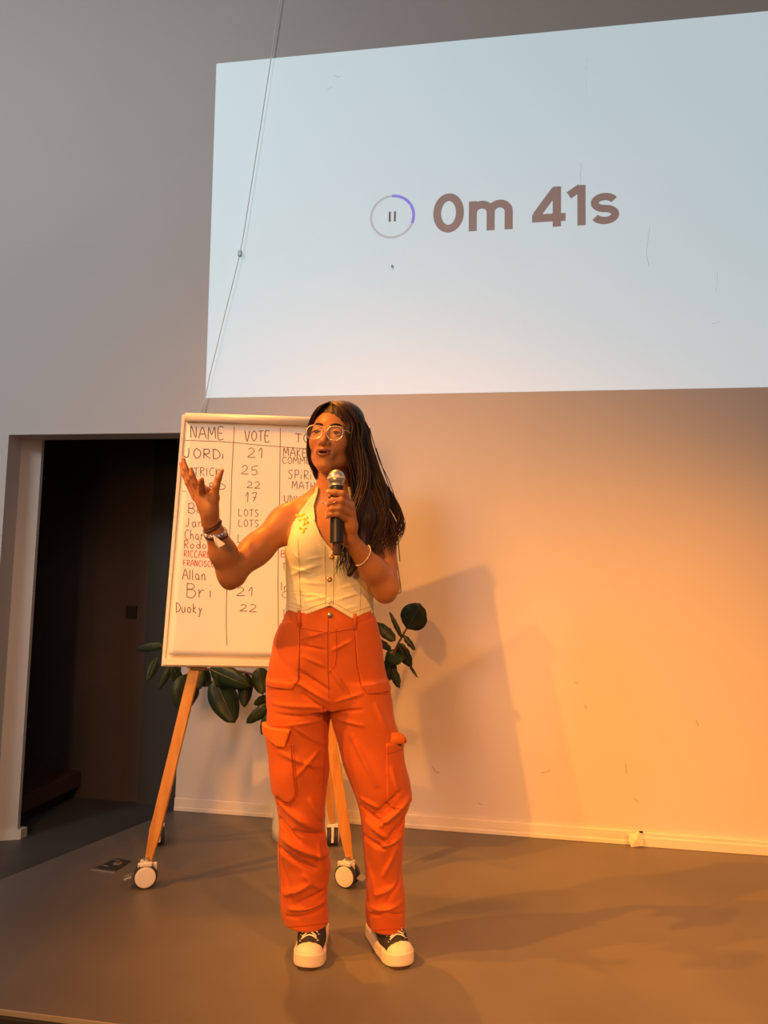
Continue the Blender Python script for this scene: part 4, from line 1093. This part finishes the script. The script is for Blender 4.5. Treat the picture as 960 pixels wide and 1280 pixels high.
# ---- vest
VP = lambda pts, d=-.08: [(float(L(a, b_, d)[0]), float(L(a, b_, d)[2])) for a, b_ in pts]
vpoly = VP([(340, 764), (357, 763), (380, 769.5), (413, 757), (440, 773.5), (466, 764), (490, 764), (490, 690), (470, 684), (463, 664), (452, 640), (440, 616), (438, 606),
            (434, 606), (437, 622), (437, 642), (430, 668), (417.5, 690), (402, 671), (393.5, 650), (391.5, 632), (396.5, 614), (397, 606), (393.5, 606), (392, 613), (383, 624), (372, 640), (364, 656), (359, 682), (340, 686)])
fl_z = B.a[2]; zt = LZ(745); flare = (np.clip((zt-fl_z)/.07, 0, 1)*.006).astype(np.float32)
vd = np.zeros((len(B.a[0]), len(B.a[2])), np.float32); Bx = B.a[0][:, None]; Bz = B.a[2][None, :]
for (x0, y0_, x1, y1_, hgt_, wd_) in [(362, 718, 400, 706, 5, 7), (362, 728, 392, 716, -4, 5), (364, 710, 388, 716, 4, 5), (370, 738, 408, 748, 3, 5), (362, 740, 400, 742, -3, 4), (380, 752, 408, 746, 3, 4),
        (400, 682, 416, 700, 3, 4), (396, 690, 412, 706, -3, 3), (404, 676, 414, 690, -2, 3), (420, 750, 446, 742, 3, 5), (440, 720, 462, 745, 4, 6), (448, 735, 466, 762, 3, 5), (425, 735, 445, 730, 2, 5), (452, 715, 462, 735, -3, 5),
        (366, 690, 374, 700, 3, 4), (372, 668, 376, 700, 1.5, 3), (384, 700, 404, 696, 2.5, 5), (378, 728, 404, 730, 3, 6), (361, 752, 378, 758, 3, 4), (428, 762, 452, 756, 2.5, 4)]:
    a = L(x0, y0_, -.09); b_ = L(x1, y1_, -.09); ex, ez = b_[0]-a[0], b_[2]-a[2]; t = np.clip(((Bx-a[0])*ex+(Bz-a[2])*ez)/(ex*ex+ez*ez), 0, 1)
    vd += (hgt_*.0009*np.sin(np.pi*np.clip(.15+.7*t, 0, 1))*np.exp(-((Bx-a[0]-t*ex)**2+(Bz-a[2]-t*ez)**2)/(wd_*.0009)**2)).astype(np.float32)
sl, X, Y, Z = B.reg((LX(335), -.2, LZ(790)), (LX(500), .2, LZ(596)), .01)
f = Ftorso[sl]-flare[sl[2]][None, None, :]-np.maximum(vd[sl[0], sl[2]], -.003)[:, None, :]*(Y < 0)
pr = poly_sd(vpoly, B.a[0][sl[0]][:, None], B.a[2][sl[2]][None, :])[:, None, :]
hole = np.where(Y > -.02, -1.0, pr)                    # the back is cut straight across
backtop = np.where(Y > -.02, np.maximum(Z-LZ(672), LZ(766)-Z), -1.0)
prx = np.where(Y > -.02, np.maximum(backtop, -1), pr)
sidecut = np.where((Y > -.02), 0, 0)
g = np.maximum(np.maximum(f-.0085, -(Ftorso[sl]-.0015)), prx)
strap = np.maximum(np.maximum(np.abs(Ftorso[sl]-.004)-.0035, pr), Z*0+Y-.06)
g = np.minimum(g, strap)
g = np.pad(g, 1, constant_values=.01); ax_ = []
for q_, t in zip(sl, B.a): t = t[q_]; ax_.append(np.concatenate([[t[0]-.003], t, [t[-1]+.003]]))
vv = Vol(*ax_); V, Q = vv.mesh(g.astype(np.float32)); vest = np_mesh('vest', V, Q, [M_vest], woman, relax=1)
bvv = BVHTree.FromPolygons([Vector(v) for v in V], [tuple(q_) for q_ in Q])
for pts, m_, r_ in (([(357, 762), (380, 768.5), (413, 756), (440, 772), (465, 763)], M_vtrim, .0022), ([(358, 757), (380, 763), (413, 751), (440, 766), (464, 758)], M_vdark, .0007),
                ([(396.5, 616), (391.5, 632), (393.5, 650), (402, 671), (416.5, 689)], M_vtrim, .0020), ([(437, 622), (436.5, 642), (430, 668), (418, 689)], M_vtrim, .0020),
                ([(417, 692), (417, 725), (416.5, 756)], M_vdark, .0008), ([(406, 682), (407, 725), (407, 757)], M_vdark, .0006), ([(372, 672), (374, 710), (376, 760)], M_vdark, .0007), ([(452, 700), (450, 765)], M_vdark, .0007),
                ([(391, 617), (383, 627), (372, 643), (365, 658), (361, 682)], M_vtrim, .0018), ([(399, 655), (406, 672), (413, 683)], M_vdark, .0007),
                ([(368, 742), (388, 746)], M_vdark, .0008), ([(428, 748), (446, 744)], M_vdark, .0008)):
    stitch(pts, 'seam', m_, r_, vest, bvv)
for px, py, m_ in ((411.5, 724, M_copper), (411, 751, M_vtrim), (414, 696, M_copper)):
    s = surf(px, py, bvv, .002)
    if s: mb = MB(); mb.lathe([(.0078, -.001), (.0078, .0016), (.0055, .0028), (.002, .0018)], 20, 0, Matrix.Translation(s) @ Matrix.Rotation(R(90), 4, 'X')); mb.build('vest_button', m_, vest, smooth=True)
# yellow sprig ornament
for (px, py, a_, ln) in ((373, 645, 20, 4.5), (378, 644, -30, 4.5), (381, 650, 60, 4.5), (376, 650, 10, 4), (380, 656, 100, 4.5), (384, 648, 80, 3.5), (376, 661, 40, 4), (379, 665, 100, 3.5), (381, 661, -20, 3), (370, 647, -10, 3.5), (384, 654, 95, 4)):
    s = surf(px, py, bvv, .002)
    if s is None: continue
    mb = MB(); l_ = ln*.0026; mb.lathe([(.0003, -l_), (l_*.42, -l_*.3), (l_*.38, l_*.3), (.0003, l_)], 8, 0, Matrix.Translation(s) @ Matrix.Rotation(R(a_+90), 4, 'Y') @ Matrix.Scale(.5, 4, (0, 1, 0)))
    mb.build('yellow_petal', M_yellow, vest, smooth=True)

# necklace and bracelets
bvb = BVHTree.FromPolygons([Vector(v) for v in np.array([v.co[:] for v in body.data.vertices])], [tuple(p_.vertices) for p_ in body.data.polygons])
mb = MB(); out = []
for i in range(13):
    t = i/12; s = surf(397+24*t, 624+6*math.sin(math.pi*t*.9), bvb, .0015)
    if s: out.append(s)
mb.tube(out, .0010, 6); nk = mb.build('necklace', M_gold, woman, smooth=True)
for i in range(3, 10, 2):
    mb = MB(); mb.lathe([(.0003, -.002), (.002, -.001), (.002, .001), (.0003, .002)], 8, 0, Matrix.Translation(out[min(i, len(out)-1)])); mb.build('bead', M_copper, nk, smooth=True)
def ring_at(c_, ax, r_, rt, name, m_, sq=1.0, tilt=0, beads=False):
    ax = Vector(ax).normalized(); a_ = ax.cross(Vector((0, 1, 0))).normalized(); b2 = ax.cross(a_); c_ = Vector(c_)
    pts = [c_+a_*math.cos(q_)*r_+b2*math.sin(q_)*r_*sq+ax*math.cos(q_)*tilt for q_ in [2*math.pi*i/32 for i in range(32)]]
    mb = MB(); mb.tube(pts, rt if not beads else [rt*(1.25 if i % 2 else .7) for i in range(32)], 8, closed=True); return mb.build(name, m_, woman, smooth=True)
fa = wr-el
def onarm(t): return el+(wr-el)*t
ring_at(onarm(.90), fa, .0275, .0036, 'bracelet', M_band, tilt=-.006)
ring_at(onarm(.94), fa, .0262, .0022, 'bracelet', M_band, tilt=-.004)
ring_at(onarm(.79), fa, .0305, .0058, 'patterned_wristband', M_bandb, tilt=.008)
ring_at(onarm(.73), fa, .0318, .0030, 'bracelet', M_band, tilt=.010)
t0 = Vector(L(266, 668, -.235)); mb = MB()
mb.add([t0, Vector(L(281.5, 680, -.235)), Vector(L(274, 684.5, -.232)), Vector(L(268, 676, -.236))], [(0, 1, 2, 3)])
o = mb.build('wristband_tag', M_tagw, woman); so = o.modifiers.new('s', 'SOLIDIFY'); so.thickness = .001
mb = MB(); mb.tube([L(267, 670, -.236), L(270, 680, -.236), L(274.5, 688, -.234)], [.0015, .0012, .001], 6); mb.build('tag_ribbon', M_tagw, woman, smooth=True)
fa2 = wr2-el2
ring_at(el2+(wr2-el2)*.66, fa2, .0345, .0020, 'bead_bracelet', M_bead, tilt=-.010, beads=True)
ring_at(el2+(wr2-el2)*.97, fa2, .0245, .0012, 'fine_bracelet', M_gold, tilt=-.004)

# ---- shoes
def shoe_meshes():
    v = Vol(arange(-.065, .065, .0028), arange(-.155, .15, .0028), arange(-.005, .14, .0028))
    X = v.a[0][:, None, None]; Y = v.a[1][None, :, None]; Z = v.a[2][None, None, :]
    def cap2(ax, ay, bx, by, ra, rb):
        ex, ey = bx-ax, by-ay; t = np.clip(((X-ax)*ex+(Y-ay)*ey)/(ex*ex+ey*ey), 0, 1)
        return np.sqrt((X-ax-t*ex)**2+(Y-ay-t*ey)**2)-(ra+(rb-ra)*t)
    out2 = smin(smin(cap2(.004, -.085, .004, -.07, .045, .047), cap2(.002, -.07, 0, .095, .043, .034), .02), cap2(-.004, -.02, 0, .095, .040, .036), .02)
    toe_up = np.clip((-Y-.08)/.06, 0, 1)**2*.010
    sole = np.maximum(out2+.0*Z, np.abs(Z-.020-toe_up)-.020) + 0*X
    sole = np.maximum(sole, -(Z-0.0))
    rnd = np.sqrt(np.maximum(out2+.006, 0)**2+np.maximum(np.abs(Z-.020-toe_up)-.014, 0)**2)-.006
    sole = np.maximum(rnd, out2-1)
    def cap3(a, b_, ra, rb, sz=1.0):
        a = np.array(a); b_ = np.array(b_); e = b_-a; t = np.clip(((X-a[0])*e[0]+(Y-a[1])*e[1]+(Z-a[2])*e[2])/(e@e), 0, 1)
        return np.sqrt((X-a[0]-t*e[0])**2+(Y-a[1]-t*e[1])**2+(((Z-a[2]-t*e[2]))/sz)**2)-(ra+(rb-ra)*t)
    up_ = smin(cap3((.003, -.085, .034), (.002, -.03, .054), .041, .040, .80), cap3((.002, -.03, .050), (0, .07, .075), .040, .036, 1.2), .02)
    up_ = smin(up_, cap3((0, .085, .05), (0, .08, .09), .032, .032), .02)
    up_ = np.maximum(np.maximum(up_, .030-Z), Z-.105)
    F1 = up_.astype(np.float32)
    capm = np.maximum(up_-.003, Y+.096- (X/.05)**2*.014)
    return v, sole.astype(np.float32), F1, capm.astype(np.float32)
v, Fs, Fu, Fc = shoe_meshes()
def solve(F): return v.mesh(F.astype(np.float32)+0*v.F)
Vs, Qs = solve(Fs); Vu, Qu = solve(Fu); Vc, Qc = solve(Fc)
ub = BVHTree.FromPolygons([Vector(a) for a in np.concatenate([Vu, Vc])], [tuple(q_) for q_ in Qu]+[tuple(q_+len(Vu)) for q_ in Qc])
def top_at(x, y, lift):
    h = ub.ray_cast(Vector((x, y, .3)), Vector((0, 0, -1))); return (h[0].z if h[0] else .07)+lift
mlace = MB()
for k in range(4):
    y0_ = -.078+k*.017
    pts = []
    for i in range(9):
        t = i/8*2-1; x = t*.024; pts.append((x, y0_+.004*(1-t*t), top_at(x, y0_, .003)+.003*(1-abs(t))))
    mlace.tube(pts, .0032, 7, flat=.7)
for k in range(3):
    for s in (-1, 1):
        y0_ = -.076+k*.017
        pts = [(s*(.022-.044*t), y0_+.017*t, top_at(s*(.022-.044*t), y0_+.017*t, .004)+.003) for t in [i/6 for i in range(7)]]
        mlace.tube(pts, .0028, 7, flat=.7)
eye_r = MB()
for k in range(5):
    for s in (-1, 1):
        x, y0_ = s*.027, -.078+k*.017; eye_r.tube([(x+.004*math.cos(q_), y0_+.004*math.sin(q_), top_at(x, y0_, .001)) for q_ in [i*math.pi/4 for i in range(8)]], .0013, 5, closed=True)
mstripe = MB()
protoshoe = None
def make_shoe(loc, rz):
    global protoshoe
    if protoshoe is None:
        sh_ = np_mesh('shoe', Vu, Qu, [M_canvas], woman, relax=1)
        np_mesh('sole', Vs, Qs, [M_rubber], sh_, relax=1); np_mesh('toe_cap', Vc, Qc, [M_rubber], sh_, relax=1)
        mlace.build('laces', M_lace, sh_, smooth=True); eye_r.build('eyelets', M_steel, sh_, smooth=True)
        # outsole
        mo = MB(); n_ = 40; pts = []
        for i in range(n_):
            a = 2*math.pi*i/n_; y = -.02+.108*math.sin(a); wv = .043-.010*max(0, math.sin(a)); pts.append((wv*math.copysign(abs(math.cos(a))**.6, math.cos(a)), y))
        mo.prism(pts, -.002, .004, lambda x, y, h: Vector((x, y, h))); mo.build('outsole', M_sole, sh_)
        protoshoe = sh_
    else:
        sh_ = protoshoe.copy(); COL.objects.link(sh_); sh_.parent = woman
        for c_ in protoshoe.children: d_ = c_.copy(); COL.objects.link(d_); d_.parent = sh_
    v_ = ROTI @ (Vector(loc)-W0); sh_.location = (v_.x, v_.y, .002); sh_.rotation_euler = (0, 0, rz); return sh_
a = on_z(385, 1205); b_ = on_z(497, 1204)
def put(toe, rz):                               # toe = world point under the ball of the foot
    d_ = Matrix.Rotation(PR+rz, 3, 'Z') @ Vector((0, -.085, 0)); return make_shoe(toe-d_, rz)
put(a, R(-5)); put(b_, R(19))
# ---- microphone
ax_m = (mt-mbm).normalized()
WM = woman.matrix_basis
mic0 = WM @ mbm
mic = thing('microphone', 'black handheld wireless microphone with silver mesh head held at her chin', 'microphone', mic0)
axw = (ROTF @ ax_m); qm = Vector((0, 0, 1)).rotation_difference(axw).to_matrix().to_4x4()
ln = (mt-mbm).length
def mlathe(prof, name, m_, par=None, n=32, lab=None):
    mb = MB(); mb.lathe(prof, n, 0, qm); o = mb.build(name, m_, par or mic, smooth=True)
    if lab: o['label'] = lab
    e = o.modifiers.new('e', 'EDGE_SPLIT'); e.split_angle = R(40); return o
def z_of(py): return ln*(690-py)/90.0
rb_ = .0262
zb_ = z_of(600)
mlathe([(.006, z_of(694)), (.0125, z_of(693)), (.0125, z_of(679))], 'transmitter', M_sole, lab='slim dark antenna end')
mlathe([(.0125, z_of(679)), (.0205, z_of(679)+.001), (.0210, z_of(676)), (.0190, z_of(640)), (.0175, z_of(622)), (.0200, z_of(612)), (.0200, z_of(609))], 'handle', M_micb)
mlathe([(.0200, z_of(609)), (.0235, z_of(608)), (.0235, z_of(606.5)), (.0200, z_of(606))], 'collar', M_grille, lab='silver collar')
pf = []
for i in range(25):
    a = -60+150*i/24; pf.append((max(rb_*math.cos(R(a)), .0003), zb_+.004+rb_*1.05*math.sin(R(a))))
mlathe(pf, 'mesh_head', M_grille)
zc_ = zb_+.004
mlathe([(rb_+.0002, zc_-.003), (rb_+.0012, zc_-.002), (rb_+.0012, zc_+.002), (rb_+.0002, zc_+.003)], 'band', M_bead, lab='pale band round the mesh head')
